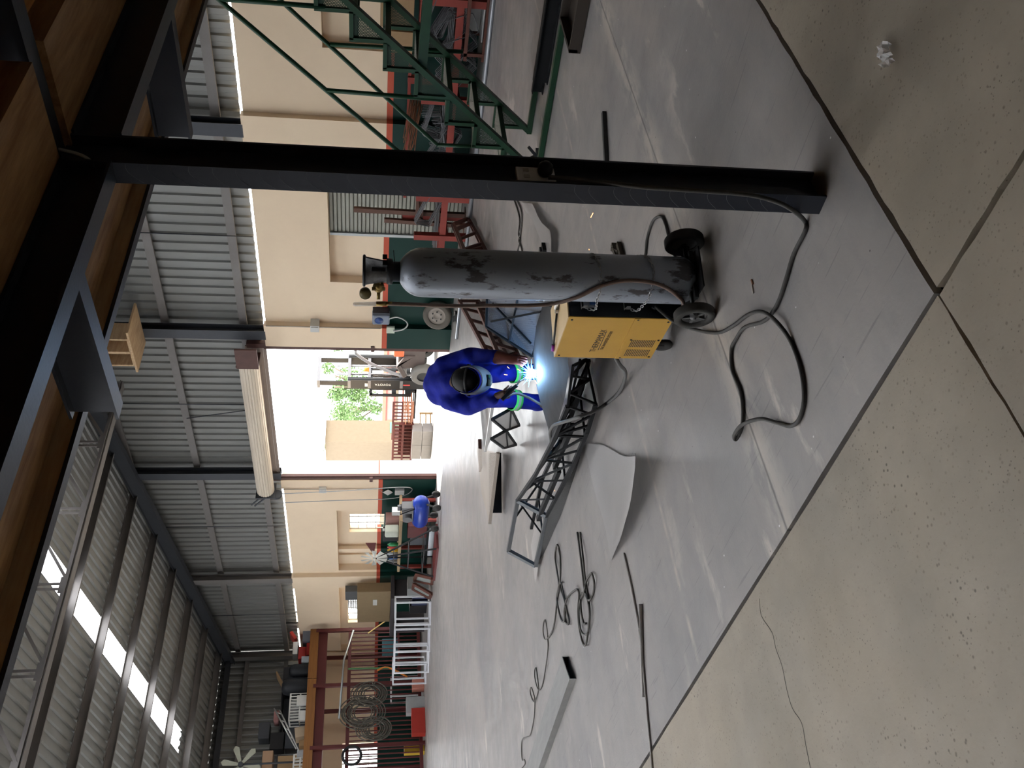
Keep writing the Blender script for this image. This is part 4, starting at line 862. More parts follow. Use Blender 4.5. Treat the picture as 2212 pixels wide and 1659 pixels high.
p.tube([hc+axr*(.01+.13*math.sin(t))+rgt*.118*math.cos(t)+frt*.03 for t in [PI*k/12 for k in range(13)]], .009, 6)
put('headband', p, mat('dark_grey_strap', (.07, .07, .07), .5), T)
def shield(u, v, off): a = math.radians(-105+210*u); r_ = .135+.03*math.cos(a)+off; h = .115-.33*v; bul = .012*math.sin(PI*v); return hc+frt*.02+axr*h+frt*math.cos(a)*(r_+bul)+rgt*math.sin(a)*(r_*.86+bul)
p = MB(); p.grid(lambda u, v: shield(u, v, 0), 26, 10); p.grid(lambda u, v: shield(u, v, -.006), 26, 10); p.grid(lambda u, v: shield(u, 0, -.006+.006*v)+axr*.0, 26, 1)
p.tube([shield(k/26, 0, -.002) for k in range(27)], .007, 6); put('face_shield', p, shl, T)
p = MB(); c = hc+frt*.2+axr*-.02; p.obox(c, rgt*.05, axr*.035, frt*.01); put('dark_lens', p, mat('dark_lens_glass', (.01, .02, .015), .05), T)
for s in (-1, 1): p = MB(); p.cyl(hc+rgt*s*.118+axr*.01+frt*.03, hc+rgt*s*.14+axr*.01+frt*.03, .016, 12); put('pivot_knob', p, blkc, T)
# torch in the right hand, its cable down to the floor
tip = DP(1141, 812, 7.58); hp = J['rwr']+rh*1.0
T2 = thing('welding_torch', 'black welding torch with bright nozzle held in the bare hand', 'welding torch', hp)
p = MB(); p.tube(smooth_path([hp-(tip-hp).normalized()*.13-UP*.02, hp, hp+(tip-hp)*.35], 6), .016, 10); p.obox(hp+UP*.02, (tip-hp).normalized()*.02, side*.006, UP*.012); put('handle', p, blk, T2)
p = MB(); p.tube(smooth_path([hp+(tip-hp)*.33, hp+(tip-hp)*.6+UP*.015, hp+(tip-hp)*.82], 6), .008, 8); p.cyl(hp+(tip-hp)*.74, hp+(tip-hp)*.93, .011, 12); put('nozzle', p, mat('bright_steel', (.55, .53, .5), .3, .9), T2)
p = MB(); p.tube(smooth_path([hp-(tip-hp).normalized()*.12-UP*.02, DP(1112, 850, 7.72), DP(1140, 858, 7.80), DP(1165, 872, 7.75), DP(1186, 884, 7.55), F(1192, 940, .12), F(1193, 973, .06)], 7), .012, 8)
solo('torch_cable', p, cab, 'black cable hanging from the torch past the blue trouser leg', 'cable')
# the arc and its sparks
ac = DP(1148, 806, 7.56)
em = mat('white_blue_arc', (.6, .8, 1), emit=((.34, .62, 1), 480)); eb = mat('blue_arc_spray', (.2, .5, 1), emit=((.16, .5, 1), 6)); eo = mat('orange_spark', (1, .4, .1), emit=((1, .42, .12), 7))
p = MB(); p.ball(ac, .036, 12); rr = random.Random(11)
arc_o = solo('welding_arc', p, em, 'dazzling blue-white welding arc between the hands of the person in blue', 'welding arc', loc=ac)
p = MB()
for k in range(90):
    d = V(rr.gauss(0, 1), rr.gauss(0, 1), rr.gauss(0, 1)).normalized(); l = rr.uniform(.05, .11)*(1.25 if d.z > 0 else .8); p.lathe([(.0016, .03), (.0004, l)], ac, ac+d, 4)
put('spray', p, eb, arc_o, kind='stuff')
for k, (a, b_, dd) in enumerate((((1190,781),(1203,778),7.3), ((1203,788),(1211,787),7.2), ((1182,895),(1188,901),7.2), ((1089,809),(1096,810),7.5), ((1096,792),(1100,796),7.5), ((1276,470),(1281,460),6.2), ((1272,538),(1273,540),6.2), ((1195,1056),(1199,1061),8.0), ((1124,790),(1129,793),7.5), ((1156,822),(1160,829),7.5), ((1118,797),(1124,801),7.5))):
    p = MB(); A_, B_ = DP(*a, dd), DP(*b_, dd); p.tube([A_, B_], .002, 5)
    solo('spark', p, eo, 'glowing orange spark flying away from the welding arc', 'spark', group='sparks from the welding arc')
# ================================================================== GREEN STAIR
grn = mat('bottle_green_paint', (.007, .045, .018), .45, 0, col2=(.005, .028, .012), scale=4)
exgr = mesh_mat('green_mesh', (.008, .032, .015), .026, .58, .6, .2)
YN, YF, SLP, FX = 7.6, 8.4, 1.16, -5.15
T = thing('stair', 'green steel stair with mesh sides standing behind the dark column', 'stairs', (-4.2, 8.0, 0))
nos = [WY(x, y, YN) for x, y in ((1023,315), (964,265), (898,207), (831,148), (759,84))]
nos = [(q.x, q.z) for q in nos]; dx = sum(b_[0]-a[0] for a, b_ in zip(nos, nos[1:]))/4; dz = sum(b_[1]-a[1] for a, b_ in zip(nos, nos[1:]))/4
nos = [(nos[0][0]-dx, nos[0][1]-dz)]+nos+[(nos[-1][0]+dx*k, nos[-1][1]+dz*k) for k in range(1, 5)]
zc = lambda x: max(0.03, SLP*(x-FX))
for Y, nm in ((YN, 1), (YF, 2)):
    xe = nos[-1][0]+dx
    p = MB(); p.bar((FX, Y, .03), (xe, Y, zc(xe)), .05, .07, (0, 1, 0)); put('stringer', p, grn, T)
    for k, (x, z) in enumerate(nos):
        x2 = x+dx; z2 = z+dz
        p = MB(); poly = [(x, zc(x)), (x2, zc(x2)), (x2, z), (x, z)] if zc(x2) < z else [(x, zc(x)), (FX+z/SLP, z), (x, z)]
        n = len(poly); p.add([(a, Y, b_) for a, b_ in poly], [tuple(range(n))], False, [(a, b_) for a, b_ in poly]); put('side_mesh', p, exgr, T)
        p = MB(); p.bar((x, Y, zc(x)), (x, Y, z+.018), .035, .035); p.bar((x, Y, z), (x2, Y, z), .035, .035); put('step_edge', p, grn, T)
for k, (x, z) in enumerate(nos):
    p = MB()
    for xx, h in ((x+.02, .06), (x+dx-.02, .045)): p.bar((xx, YN, z-.03), (xx, YF, z-.03), .03, h)
    for yy in (YN+.03, YF-.03): p.bar((x, yy, z-.03), (x+dx, yy, z-.03), .03, .04)
    tr = put('tread', p, grn, T); p = MB(); p.quad((x, YN, z-.002), (x+dx, YN, z-.002), (x+dx, YF, z-.002), (x, YF, z-.002)); put('tread_mesh', p, mesh_mat('pale_tread_mesh', (.42, .40, .35), .03, .34, .6, .3), tr)
def rail(Y, a, b_, posts, label_='handrail'):
    p = MB(); p.tube([a, b_], .021, 10); put(label_, p, grn, T)
    for q, r_ in posts: p = MB(); p.tube([q, r_], .021, 10); put('rail_post', p, grn, T)
A, B_ = WY(861, 327, YN), WY(500, 22, YN); d = B_-A; rail(YN, A-d*.12, B_+d*.6, ((WY(706, 195, YN), WY(961, 216, YN)), (A-d*.12, A-d*.12-UP*.85), (WY(470, -3, YN), WY(702, 15, YN))))
A, B_ = WY(945, 313, YF), WY(605, 0, YF); d = B_-A; rail(YF, A, B_+d*.6, ((WY(713, 96, YF), WY(1000, 112, YF)), (A, WY(1024, 316, YF))))
for Y, x1 in ((YN, -2.6), (YF, -2.6)): p = MB(); p.bar((FX-.02, Y, .03), (x1, Y, .03), .06, .05); put('base_rail', p, grn, T)
p = MB(); p.bar(WY(911, 150, YN+.05), WY(930, -80, YN+.05), .085, .085); put('brace', p, grn, T)
p = MB(); p.ibeam((-4.35, 7.98, .075), (-1.9, 8.0, .075), .09, .14, .008, .01); p.channel((-4.55, 8.16, .06), (-1.9, 8.2, .06), .06, .11, .008)
solo('steel_joist', p, trs, 'dark steel joist lying on the floor beneath the green stair', 'steel beam')
p = MB(); a = F(1252, 108); p.box((a.x, 6.85, .005), (a.x+1.6, 7.45, .03)); p.box((a.x, 6.85, .03), (a.x+1.6, 6.88, .10)); p.box((a.x, 7.42, .03), (a.x+1.6, 7.45, .10)); p.box((a.x, 6.85, .03), (a.x+.03, 7.45, .10))
solo('steel_tray', p, mat('sooty_brown_tray', (.045, .035, .028), .7), 'shallow sooty brown tray on the floor in front of the green stair', 'tray')
p = MB(); a = F(1165, 338); p.box((a.x-.08, a.y-.05, 0), (a.x+.06, a.y+.06, .04)); p.bar(a+UP*.02, a+V(-.1, .02, .16), .05, .03); p.bar(a+UP*.03, a+V(.08, .04, .12), .04, .03)
solo('scrap_bracket', p, gry, 'bent grey scrap bracket on the floor at the foot of the green stair', 'scrap')
# ================================================================== RED STOCK RACK WITH BENT BARS
red = mat('red_rack_paint', (.26, .045, .032), .55, .1, col2=(.18, .03, .024), scale=4)
RY, RB = 12.95, 13.55
T = thing('stock_rack', 'low red steel stock rack along the cream wall behind the green stair', 'rack', (-7.5, 13.2, 0))
zr = lambda x, y: WY(x, y, RY)
posts = [zr(1057, 10).x, zr(1042, 222).x, -9.35, zr(1000, 513).x]
z_lo, z_hi = .44, .98
for x in posts:
    for y in (RY, RB):
        p = MB(); p.bar((x, y, 0), (x, y, .95 if y == RY else 1.15), .11, .11); put('post', p, red, T)
    p = MB(); p.bar((x, RY-.05, z_lo-.06), (x, RB+.05, z_lo-.06), .09, .09); put('arm', p, red, T)
for y in (RY, RB): p = MB(); p.bar((posts[-1]-1.2, y, z_lo), (-3.2, y, z_lo), .06, .11); put('lower_rail', p, red, T)
p = MB(); p.bar((posts[-1]+.4, RB, 1.12), (-3.2, RB, 1.12), .05, .05); put('upper_rail', p, red, T)
rr = random.Random(21); bar_m = mat('grey_reinforcing_bar', (.12, .125, .135), .45, .6, col2=(.22, .22, .22), scale=9); rusty = mat('rusty_reinforcing_bar', (.17, .065, .03), .75, .1, col2=(.09, .035, .02), scale=9)
def dupm(o, loc, rot=(0, 0, 0)): r_ = o.copy(); C.objects.link(r_); r_.location = V(loc); r_.rotation_euler = rot; return r_
# long bars lying along the rack
p = MB(); p.tube([(-2.9, 0, 0), (0, .01, 0), (2.9, 0, 0)], .008, 6); b0_ = solo('steel_bar', p, bar_m, 'long grey steel bar in the bundle lying along the red rack', 'bar', loc=(0, 0, 0), group='long bars on the red rack')
for k in range(46):
    loc = (-6.4-rr.uniform(0, 1.0)*(k % 3), RY+.08+.031*(k % 15), z_lo+.075+.024*(k//15)); rot = (0, 0, 0)
    if k == 0: b0_.location = V(loc); b0_.rotation_euler = rot
    else: dupm(b0_, loc, rot)
# stirrups: closed bent rectangles
def rrect(w_, h, r_=.03, n=3):
    pts = []
    for cx_, cz_, a0 in ((w_/2-r_, h/2-r_, 0), (-w_/2+r_, h/2-r_, 90), (-w_/2+r_, -h/2+r_, 180), (w_/2-r_, -h/2+r_, 270)):
        for i in range(n+1): a = math.radians(a0+90*i/n); pts.append((cx_+r_*math.cos(a), 0, cz_+r_*math.sin(a)))
    return pts
p = MB(); p.tube(rrect(.62, .30), .0065, 6, True); s0_ = solo('bar_stirrup', p, bar_m, 'bent grey steel stirrup in the pile on the red rack', 'stirrup', loc=(0, 0, 0), group='stirrups on the red rack')
p = MB(); p.tube([(-.35, 0, .25), (-.33, 0, 0), (-.30, 0, -.02), (.3, 0, -.02), (.33, 0, 0), (.36, 0, .28)], .007, 6); u0_ = solo('bent_bar', p, bar_m, 'grey steel bar bent into an open U lying on the red rack', 'bar', loc=(0, 0, 0), group='U-shaped bars on the red rack')
first = True
for (ix, iy, n, sp, tl) in ((965, 60, 14, .05, .5), (985, 95, 10, .04, .8), (950, 20, 10, .05, .3), (985, 150, 12, .05, .7), (945, 245, 12, .03, .25), (960, 300, 8, .04, .5), (928, 440, 8, .03, .4)):
    c = WY(ix, iy, RY+.2)
    lean = rr.uniform(.1, .35); jy = rr.uniform(-.1, .1)
    for k in range(n):
        loc = (c.x+jy*k*.1, RY-.03+.026*k, c.z+.012*(k % 3)); rot = (lean, tl, .1)
        if first: s0_.location = V(loc); s0_.rotation_euler = rot; first = False
        else: dupm(s0_, loc, rot)
c = WY(985, 62, RY-.06); dupm(s0_, (c.x, RY-.08, c.z), (0, 1.2, .2))
first = True
for (ix, iy, n) in ((955, 285, 9), (975, 300, 8), (965, 325, 9), (930, 320, 4)):
    c = WY(ix, iy, RY+.1)
    lean = rr.uniform(-.2, .3)
    for k in range(n):
        loc = (c.x+.012*k, RY+.03+.03*k, c.z+.01*(k % 3)); rot = (.15, lean, .08)
        if first: u0_.location = V(loc); u0_.rotation_euler = rot; first = False
        else: dupm(u0_, loc, rot)
p = MB(); p.tube([(-.42, 0, .05), (0, 0, 0), (.42, 0, -.05)], .008, 6); r0_ = solo('rusty_bar', p, rusty, 'rusty brown bar in the short bundle on top of the red rack', 'bar', loc=(0, 0, 0), group='rusty bars on the red rack')
for k in range(22):
    c = WY(885, 268, RY+.2); loc = (c.x+rr.uniform(-.08, .08), RY+.06+.05*(k % 7)+.015*(k//7), c.z-.12+.032*(k//4)); rot = (0, .06*((k*5) % 3-1), .04*(k % 2))
    if k == 0: r0_.location = V(loc); r0_.rotation_euler = rot
    else: dupm(r0_, loc, rot)
# galvanised tubes on the floor along the rack
p = MB(); p.tube([(-3.2, 0, 0), (3.2, 0, 0)], .028, 10); t0_ = solo('galvanised_tube', p, mat('galvanised_tube', (.34, .36, .39), .35, .6), 'long galvanised tube lying on the floor before the red rack', 'tube', loc=(0, 0, 0), group='tubes on the floor before the red rack')
for k, (x, y) in enumerate(((-6.2, 12.5), (-6.9, 12.58), (-6.4, 12.66), (-9.2, 12.6))):
    if k == 0: t0_.location = (x, y, .03)
    else: dupm(t0_, (x, y, .03), (0, 0, .004*k))
p = MB()
for x in (-6.6, -5.7, -4.9): p.bar((x, 12.8, .02), (x, 12.8, .36), .05, .05); p.bar((x, 12.8, .33), (x, 13.5, .33), .05, .05); p.bar((x, 13.5, .02), (x, 13.5, .36), .05, .05)
p.bar((-6.7, 12.8, .33), (-4.6, 12.8, .33), .05, .05); p.bar((-6.7, 12.8, .06), (-4.6, 12.8, .06), .04, .04)
solo('low_trestle', p, rst, 'low red-brown trestle under the red stock rack', 'trestle')
p = MB(); p.box((-6.5, 13.0, .07), (-4.7, 13.4, .09)); p.box((-6.5, 13.36, .09), (-4.7, 13.4, .34)); solo('white_board', p, mat('white_board', (.62, .63, .62), .5), 'white board lying under the low red-brown trestle', 'board')
carton = mat('tan_cardboard', (.36, .24, .13), .8)
for (ix, iy, sx, sy, sz, lb) in ((870, 82, .34, .3, .36, 'tan carton beside the bent bars at the back of the red rack'), (858, 12, .55, .4, .5, 'large tan carton in the wall recess at the right picture edge')):
    c = WY(ix, iy, 13.45); z0 = c.z-sz/2
    p = MB(); p.box((c.x-sx/2, 13.3, z0), (c.x+sx/2, 13.3+sy, z0+sz)); p.box((c.x-sx/2-.004, 13.296, z0+sz*.48), (c.x+sx/2+.004, 13.3+sy+.004, z0+sz*.52)); solo('carton', p, carton, lb, 'box')
p = MB(); c = WY(872, 10, 13.4); p.box((c.x-.9, 13.15, c.z-.30), (c.x+1.6, 13.6, c.z-.24)); solo('rack_shelf', p, red, 'red shelf board in the recess at the right picture edge', 'shelf')
# brown uprights in front of the roller shutter
brs = mat('dusty_brown_post', (.12, .062, .045), .65, .1)
for (a, b_, w_, lb) in (((764,452),(999,465), .09, 'taller dusty brown post standing before the grey roller shutter'), ((830,475),(1002,488), .08, 'shorter dusty brown post standing before the grey roller shutter')):
    A, B_ = WY(*a, 13.45), WY(*b_, 13.45); p = MB(); p.bar((B_.x, 13.45, 0), (A.x, 13.45, A.z), w_, w_*.7, (0, 1, 0)); p.box((B_.x-.12, 13.35, 0), (B_.x+.12, 13.55, .012)); solo('steel_post', p, brs, lb, 'post')
p = MB(); A, B_ = WY(896, 440, 13.3), WY(899, 478, 13.3); p.box((B_.x-.05, 13.3, B_.z-.12), (A.x+.1, 13.36, B_.z+.02)); p.bar(WY(902, 430, 13.28), WY(905, 468, 13.28), .04, .04); p.bar(WY(905, 470, 13.28), WY(918, 482, 13.28), .03, .03)
solo('bending_jig', p, brs, 'brown plate bracket clamped between the two dusty brown posts', 'bracket')
# ================================================================== ALONG THE BACK WALL
wht2 = mat('white_plastic', (.6, .6, .57), .5); grycab = mat('light_grey_cable', (.5, .52, .5), .6)
q = WY(822, 679, 13.85); T = thing('gate_motor', 'blue-grey gate motor box with dark blue oval fixed to the cream wall', 'motor', q)
p = MB(); p.box((q.x-.17, 13.7, q.z-.19), (q.x+.1, 13.9, q.z+.17)); put('housing', p, mat('blue_grey_plastic', (.22, .25, .31), .4), T, bevel=.03)
p = MB(); p.box((q.x+.1, 13.72, q.z-.18), (q.x+.16, 13.9, q.z+.16)); put('end_cap', p, mat('charcoal_plastic', (.03, .035, .045), .5), T)
p = MB(); p.lathe([(.001, .0), (.09, .0), (.09, .006), (.001, .007)], (q.x-.04, 13.7, q.z+.03), (q.x-.04, 13.0, q.z+.03), 24); put('badge', p, mat('dark_blue_oval', (.03, .07, .22), .3), T, 'dark blue oval badge')
j = WY(842, 712, 13.74); p = MB(); p.box((j.x-.09, 13.72, j.z-.1), (j.x+.08, 13.77, j.z+.07)); solo('junction_box', p, mat('pale_green_box', (.5, .55, .45), .5), 'small pale box on the wall end of the white motor cable', 'junction box')
p = MB(); p.tube(smooth_path([(q.x, 13.72, q.z-.18), WY(858, 685, 13.6), WY(876, 693, 13.6), WY(880, 703, 13.6), WY(870, 712, 13.62), WY(852, 715, 13.7), (j.x, 13.72, j.z-.08)], 6), .016, 6); solo('motor_cable', p, grycab, 'white cable looping on the green wall below the motor box', 'cable')
for ix, iy, lb in ((680, 708, 'small white junction box high on the pilaster right of the roller door'), (697, 1058, 'small white junction box on the wall left of the roller door')):
    j = WY(ix, iy, 13.72); p = MB(); p.box((j.x-.09, 13.68, j.z-.09), (j.x+.09, 13.9, j.z+.09)); p.box((j.x-.06, 13.66, j.z-.07), (j.x+.06, 13.68, j.z+.07)); solo('junction_box', p, wht2, lb, 'junction box', group='junction boxes on the cream wall')
    p = MB(); p.tube([(j.x, 13.74, 3.85), (j.x, 13.74, 1.5)], .014, 6); solo('conduit', p, mat('painted_conduit', (.5, .42, .33), .6), 'thin conduit running down the cream wall %s the roller door' % ('right of' if iy < 900 else 'left of'), 'conduit')
q = WY(838, 1064, 13.85); p = MB(); a = V(.09, 0, .07); p.prism([q+V(-.13, 0, 0), q+V(0, 0, -.13), q+V(.13, 0, 0), q+V(0, 0, .13)], (0, .01, 0)); p.box((q.x-.05, 13.8, q.z-.42), (q.x+.14, 13.89, q.z-.18)); p.tube([q+V(0, 0, .13), q+V(.12, .02, .24)], .006, 5)
solo('wall_switch', p, wht2, 'white tag and switch box hanging on the green wall by the blue compressor', 'switch')
# spare wheel leaning on the wall
T = thing('spare_wheel', 'dusty spare truck wheel leaning against the green wall', 'wheel', F(972, 682))
c = WY(945, 681, 13.72); ax_ = V(.35, -1, .28).normalized(); R_ = .30
p = MB(); p.lathe([(.19, -.07), (.26, -.09), (R_, -.06), (R_, .06), (.26, .09), (.19, .07)], c, c+ax_, 36, caps=False); put('tyre', p, mat('dusty_tyre', (.14, .125, .105), .85), T)
p = MB(); p.lathe([(.195, -.05), (.195, .06), (.16, .04), (.13, .05), (.07, .075), (.06, .06), (.001, .06)], c, c+ax_, 32); rim = put('rim', p, mat('dusty_steel_rim', (.34, .30, .26), .6, .2), T)
e1_ = ax_.cross(UP).normalized(); e2_ = ax_.cross(e1_)
for k in range(6): a = 2*PI*k/6; d = e1_*math.cos(a)+e2_*math.sin(a); p = MB(); p.cyl(c+d*.10+ax_*.06, c+d*.10+ax_*.075, .016, 8); put('bolt_hole', p, blk, rim)
p = MB(); p.tube([F(985, 672, .02), F(988, 720, .02)], .02, 6); p.bar(F(980, 690, .02), F(990, 684, .02), .12, .03); solo('scrap_steel', p, trs, 'dark scrap steel on the floor in front of the spare wheel', 'scrap')
# compressor
bl = mat('glossy_blue_tank', (.015, .045, .33), .3); cY = 12.5
c0, c1 = WY(909, 1079, cY), WY(912, 1131, cY); zc_ = .46; T = thing('air_compressor', 'blue air compressor on small wheels by the green wall', 'compressor', ((c0.x+c1.x)/2, cY, 0))
A, B_ = V(c0.x-.12, cY, zc_), V(c1.x+.12, cY, zc_); r_ = .2
p = MB(); L0 = (B_-A).length; p.lathe([(.02, -.14), (.10, -.12), (.17, -.06), (r_, .02), (r_, L0-.02), (.17, L0+.06), (.10, L0+.12), (.02, L0+.14)], A, B_, 28); put('tank', p, bl, T)
p = MB(); m_ = A.lerp(B_, .45); p.box((m_.x-.3, cY-.12, .64), (m_.x+.3, cY+.12, .67)); p.cyl((m_.x-.18, cY-.15, .78), (m_.x-.18, cY+.15, .78), .11, 16); p.box((m_.x+.02, cY-.1, .67), (m_.x+.26, cY+.1, .92)); p.cyl((m_.x+.14, cY, .9), (m_.x+.14, cY, 1.02), .07, 12); put('pump', p, mat('grey_pump', (.12, .12, .125), .5, .5), T)
p = MB(); p.tube([(A.x-.1, cY-.12, .6), (A.x-.3, cY-.14, .95), (A.x-.3, cY+.14, .95), (A.x-.1, cY+.12, .6)], .014, 6); put('handle', p, blk, T)
for x in (A.x+.05, B_.x-.05):
    for s in (-1, 1): p = MB(); p.lathe([(.03, -.03), (.1, -.03), (.1, .03), (.03, .03)], (x, cY+s*.2, .1), (x, cY+s*.2+1, .1), 18); p.lathe([(.001, -.034), (.06, -.034), (.06, .034), (.001, .034)], (x, cY+s*.2, .1), (x, cY+s*.2+1, .1), 14); p.bar((x, cY+s*.18, .12), (x, cY+s*.1, .34), .04, .03); put('wheel', p, rubber, T)
# workbench and its clutter
bY = 12.9; xl, xr = WY(880, 1228, bY).x, WY(880, 1118, bY).x; zt_ = .93
T = thing('workbench', 'cluttered workbench with tan top under the small bright window', 'workbench', ((xl+xr)/2, 13.2, 0))
p = MB(); p.box((xl, bY-.1, zt_-.07), (xr, 13.6, zt_)); put('bench_top', p, mat('tan_bench_top', (.33, .24, .14), .7), T)
for x in (xl+.1, xr-.1):
    for y in (bY, 13.5): p = MB(); p.box((x-.04, y-.04, 0), (x+.04, y+.04, zt_-.07)); put('leg', p, red, T)
p = MB(); p.box((xl+.1, bY, .16), (xr-.1, 13.5, .2)); put('shelf', p, trs, T)
def item(nm, mb, m_, lb, cat, grp=None): return solo(nm, mb, m_, lb, cat, group=grp)
def boxat(nm, ix, iy, Y, sx, sy, sz, m_, lb, cat, z=None, rot=0):
    c = WY(ix, iy, Y); z0 = c.z-sz/2 if z is None else z; p = MB(); ca, sa = math.cos(rot), math.sin(rot)
    p.obox((c.x, Y+sy/2, z0+sz/2), (sx/2*ca, sx/2*sa, 0), (-sy/2*sa, sy/2*ca, 0), (0, 0, sz/2)); return solo(nm, p, m_, lb, cat, bevel=.006)
mar = mat('maroon_steel', (.13, .022, .022), .5); 
boxat('tool_cabinet', 888, 1150, bY+.05, .55, .4, .5, mar, 'maroon tool cabinet under the workbench', 'cabinet', .205)
boxat('grey_cabinet', 893, 1170, bY+.06, .35, .4, .42, mat('slate_panel', (.07, .075, .085), .5), 'slate grey box under the workbench beside the maroon cabinet', 'box', .205)
p = MB(); p.cyl((xr-.3, bY-.14, .09), (xl+.9, bY-.14, .09), .075, 16); solo('white_pipe', p, mat('white_pipe', (.62, .66, .7), .4), 'thick white pipe lying on the floor along the workbench', 'pipe')
c = WY(845, 1152, bY+.05); T = thing('plastic_can', 'translucent pale plastic can standing on the workbench', 'can', (c.x, bY+.1, zt_)); p = MB(); p.box((c.x-.14, bY, zt_), (c.x+.14, bY+.24, zt_+.36)); put('can_body', p, mat('milky_plastic', (.52, .56, .48), .4), T, bevel=.04); p = MB(); p.cyl((c.x+.06, bY+.12, zt_+.36), (c.x+.06, bY+.12, zt_+.42), .035, 12); put('cap', p, wht2, T)
boxat('pink_box', 840, 1137, bY+.25, .38, .3, .34, mat('dusty_pink_metal', (.33, .19, .17), .6), 'dusty pink metal box tilted on the workbench', 'box', zt_, .3)
boxat('black_machine', 838, 1164, bY+.2, .26, .3, .4, blk, 'black angular machine on the middle of the workbench', 'machine', zt_, .4)
boxat('white_carton', 862, 1110, bY, .16, .16, .2, wht2, 'small white carton at the right end of the workbench', 'box', zt_)
for k, (ix, col, nm_) in enumerate(((1176, (.05, .3, .12), 'green'), (1182, (.45, .05, .04), 'red'), (1188, (.6, .38, .03), 'yellow'), (1196, (.4, .45, .5), 'silver'), (1204, (.04, .12, .35), 'blue'), (1212, (.3, .3, .3), 'grey'))):
    c = WY(860, ix, bY+.1); p = MB(); p.lathe([(.001, 0), (.05, 0), (.05, .2), (.035, .24), (.02, .25), (.02, .28), (.001, .28)], (c.x, bY+.1, zt_), (c.x, bY+.1, zt_+1), 14); solo('spray_can', p, mat(nm_+'_can', col, .35), '%s spray can standing in the row on the workbench' % nm_, 'can', group='spray cans on the workbench')
# garden windmill
wY = 12.2; T = thing('windmill_ornament', 'small black garden windmill with red tail standing before the workbench', 'windmill', (WY(921, 1190, wY).x, wY, 0))
tp_ = WY(808, 1206, wY); lx, rx = WY(920, 1224, wY).x, WY(920, 1163, wY).x
base_ = [V(lx, wY-.3, .05), V(rx, wY-.3, .05), V(rx, wY+.3, .05), V(lx, wY+.3, .05)]
for b_ in base_: p = MB(); p.bar(b_, V(tp_.x, wY, tp_.z-.05), .035, .035); put('leg', p, blk, T)
for t in (.2, .45, .7):
    q_ = [b_.lerp(V(tp_.x, wY, tp_.z-.05), t) for b_ in base_]; p = MB()
    for i in range(4): p.bar(q_[i], q_[(i+1) % 4], .02, .02)
    put('tower_ring', p, blk, T)
p = MB(); p.box((lx-.1, wY-.36, 0), (rx+.1, wY+.36, .05)); put('base', p, mar, T)
hx = WY(808, 1207, wY-.25); p = MB(); p.cyl(hx+V(0, -.02, 0), hx+V(0, .04, 0), .03, 10)
for k in range(10):
    a = 2*PI*k/10; d = V(math.cos(a), 0, math.sin(a)); e_ = V(-d.z, 0, d.x); p.add([hx+d*.07-e_*.02, hx+d*.33-e_*.06, hx+d*.33+e_*.06+V(0, .03, 0), hx+d*.07+e_*.02], [(0, 1, 2, 3)])
put('fan_blades', p, mat('pale_tin_blade', (.42, .42, .38), .4, .5), T)
p = MB(); a, b_ = WY(800, 1173, wY), WY(812, 1190, wY); p.prism([(a.x, wY, a.z+.12), (a.x, wY, a.z-.14), (b_.x-.06, wY, b_.z+.04), (b_.x-.06, wY, b_.z+.10)], (0, .01, 0)); p.bar((b_.x, wY, b_.z+.06), hx+V(0, .25, 0), .02, .02); put('tail', p, mar, T)
# red framed panels, tan cabinet and clutter in the left bay
for (a, b_, c, d, lb) in (((872,1242),(905,1250),(905,1262),(868,1254), 'front red-brown framed grey panel leaning in the corner bay'), ((864,1262),(902,1284),(898,1292),(862,1272), 'rear red-brown framed grey panel leaning in the corner bay')):
    pts = [WY(*a, 12.4), WY(*b_, 12.0), WY(*c, 12.2), WY(*d, 12.6)]
    T = thing('framed_panel', lb, 'panel', (pts[1].x, 12.3, 0), 'red-brown framed panels'); lo_ = min(v.z for v in pts); pts = [v-UP*(lo_-.03) for v in pts]
    p = MB(); p.prism(pts, (0, .02, 0)); put('sheet', p, mat('dull_grey_sheet', (.22, .24, .23), .6), T)
    for i in range(4): p = MB(); p.bar(pts[i], pts[(i+1) % 4], .07, .07); put('frame_bar', p, rst, T)
a, b_ = WY(772, 1266, 13.5), WY(840, 1330, 13.5)
T = thing('tan_cabinet', 'large tan cabinet panel standing in front of the bright corner window', 'cabinet', (a.x-.9, 13.3, .9))
p = MB(); p.box((b_.x, 13.3, 1.05), (a.x, 13.6, a.z)); put('carcass', p, mat('tan_cabinet_paint', (.25, .18, .10), .6), T, bevel=.01)
c = WY(810, 1302, 13.29); p = MB(); p.box((c.x-.16, 13.292, c.z-.06), (c.x+.16, 13.30, c.z+.06)); put('paper_label', p, wht2, T, 'white paper label')
p = MB(); p.box((b_.x-.2, 12.9, .95), (a.x+.3, 13.65, 1.05))
for x in (b_.x, a.x+.1): p.box((x-.05, 12.95, 0), (x+.05, 13.6, .95))
solo('corner_bench', p, mat('dark_bench_paint', (.05, .045, .05), .6), 'dark bench under the large tan cabinet in the corner bay', 'bench')
boxat('grey_motor', 768, 1287, 13.45, .5, .2, .35, mat('grey_motor_casting', (.12, .125, .13), .5, .4), 'grey motor casting on top of the large tan cabinet', 'motor', a.z)
p = MB(); c = WY(778, 1305, 13.4)
for k in range(6): p.box((c.x-.22+.02*k, 13.35, a.z+.05*k), (c.x+.1, 13.55, a.z+.05*k+.03))
solo('paper_stack', p, wht2, 'untidy stack of white trays on the left end of the tan cabinet', 'stack')
for (ix, iy, w_, h, m_, lb) in ((868, 1300, .5, .45, mat('navy_crate', (.03, .04, .09), .5), 'navy blue box under the corner bench'), (880, 1318, .45, .5, blk, 'black box under the left end of the corner bench'), (872, 1280, .4, .6, mat('dull_grey_box', (.25, .26, .26), .6), 'dull grey box under the right end of the corner bench')): boxat('bench_box', ix, iy, 12.95, w_, .4, h, m_, lb, 'box', .0)
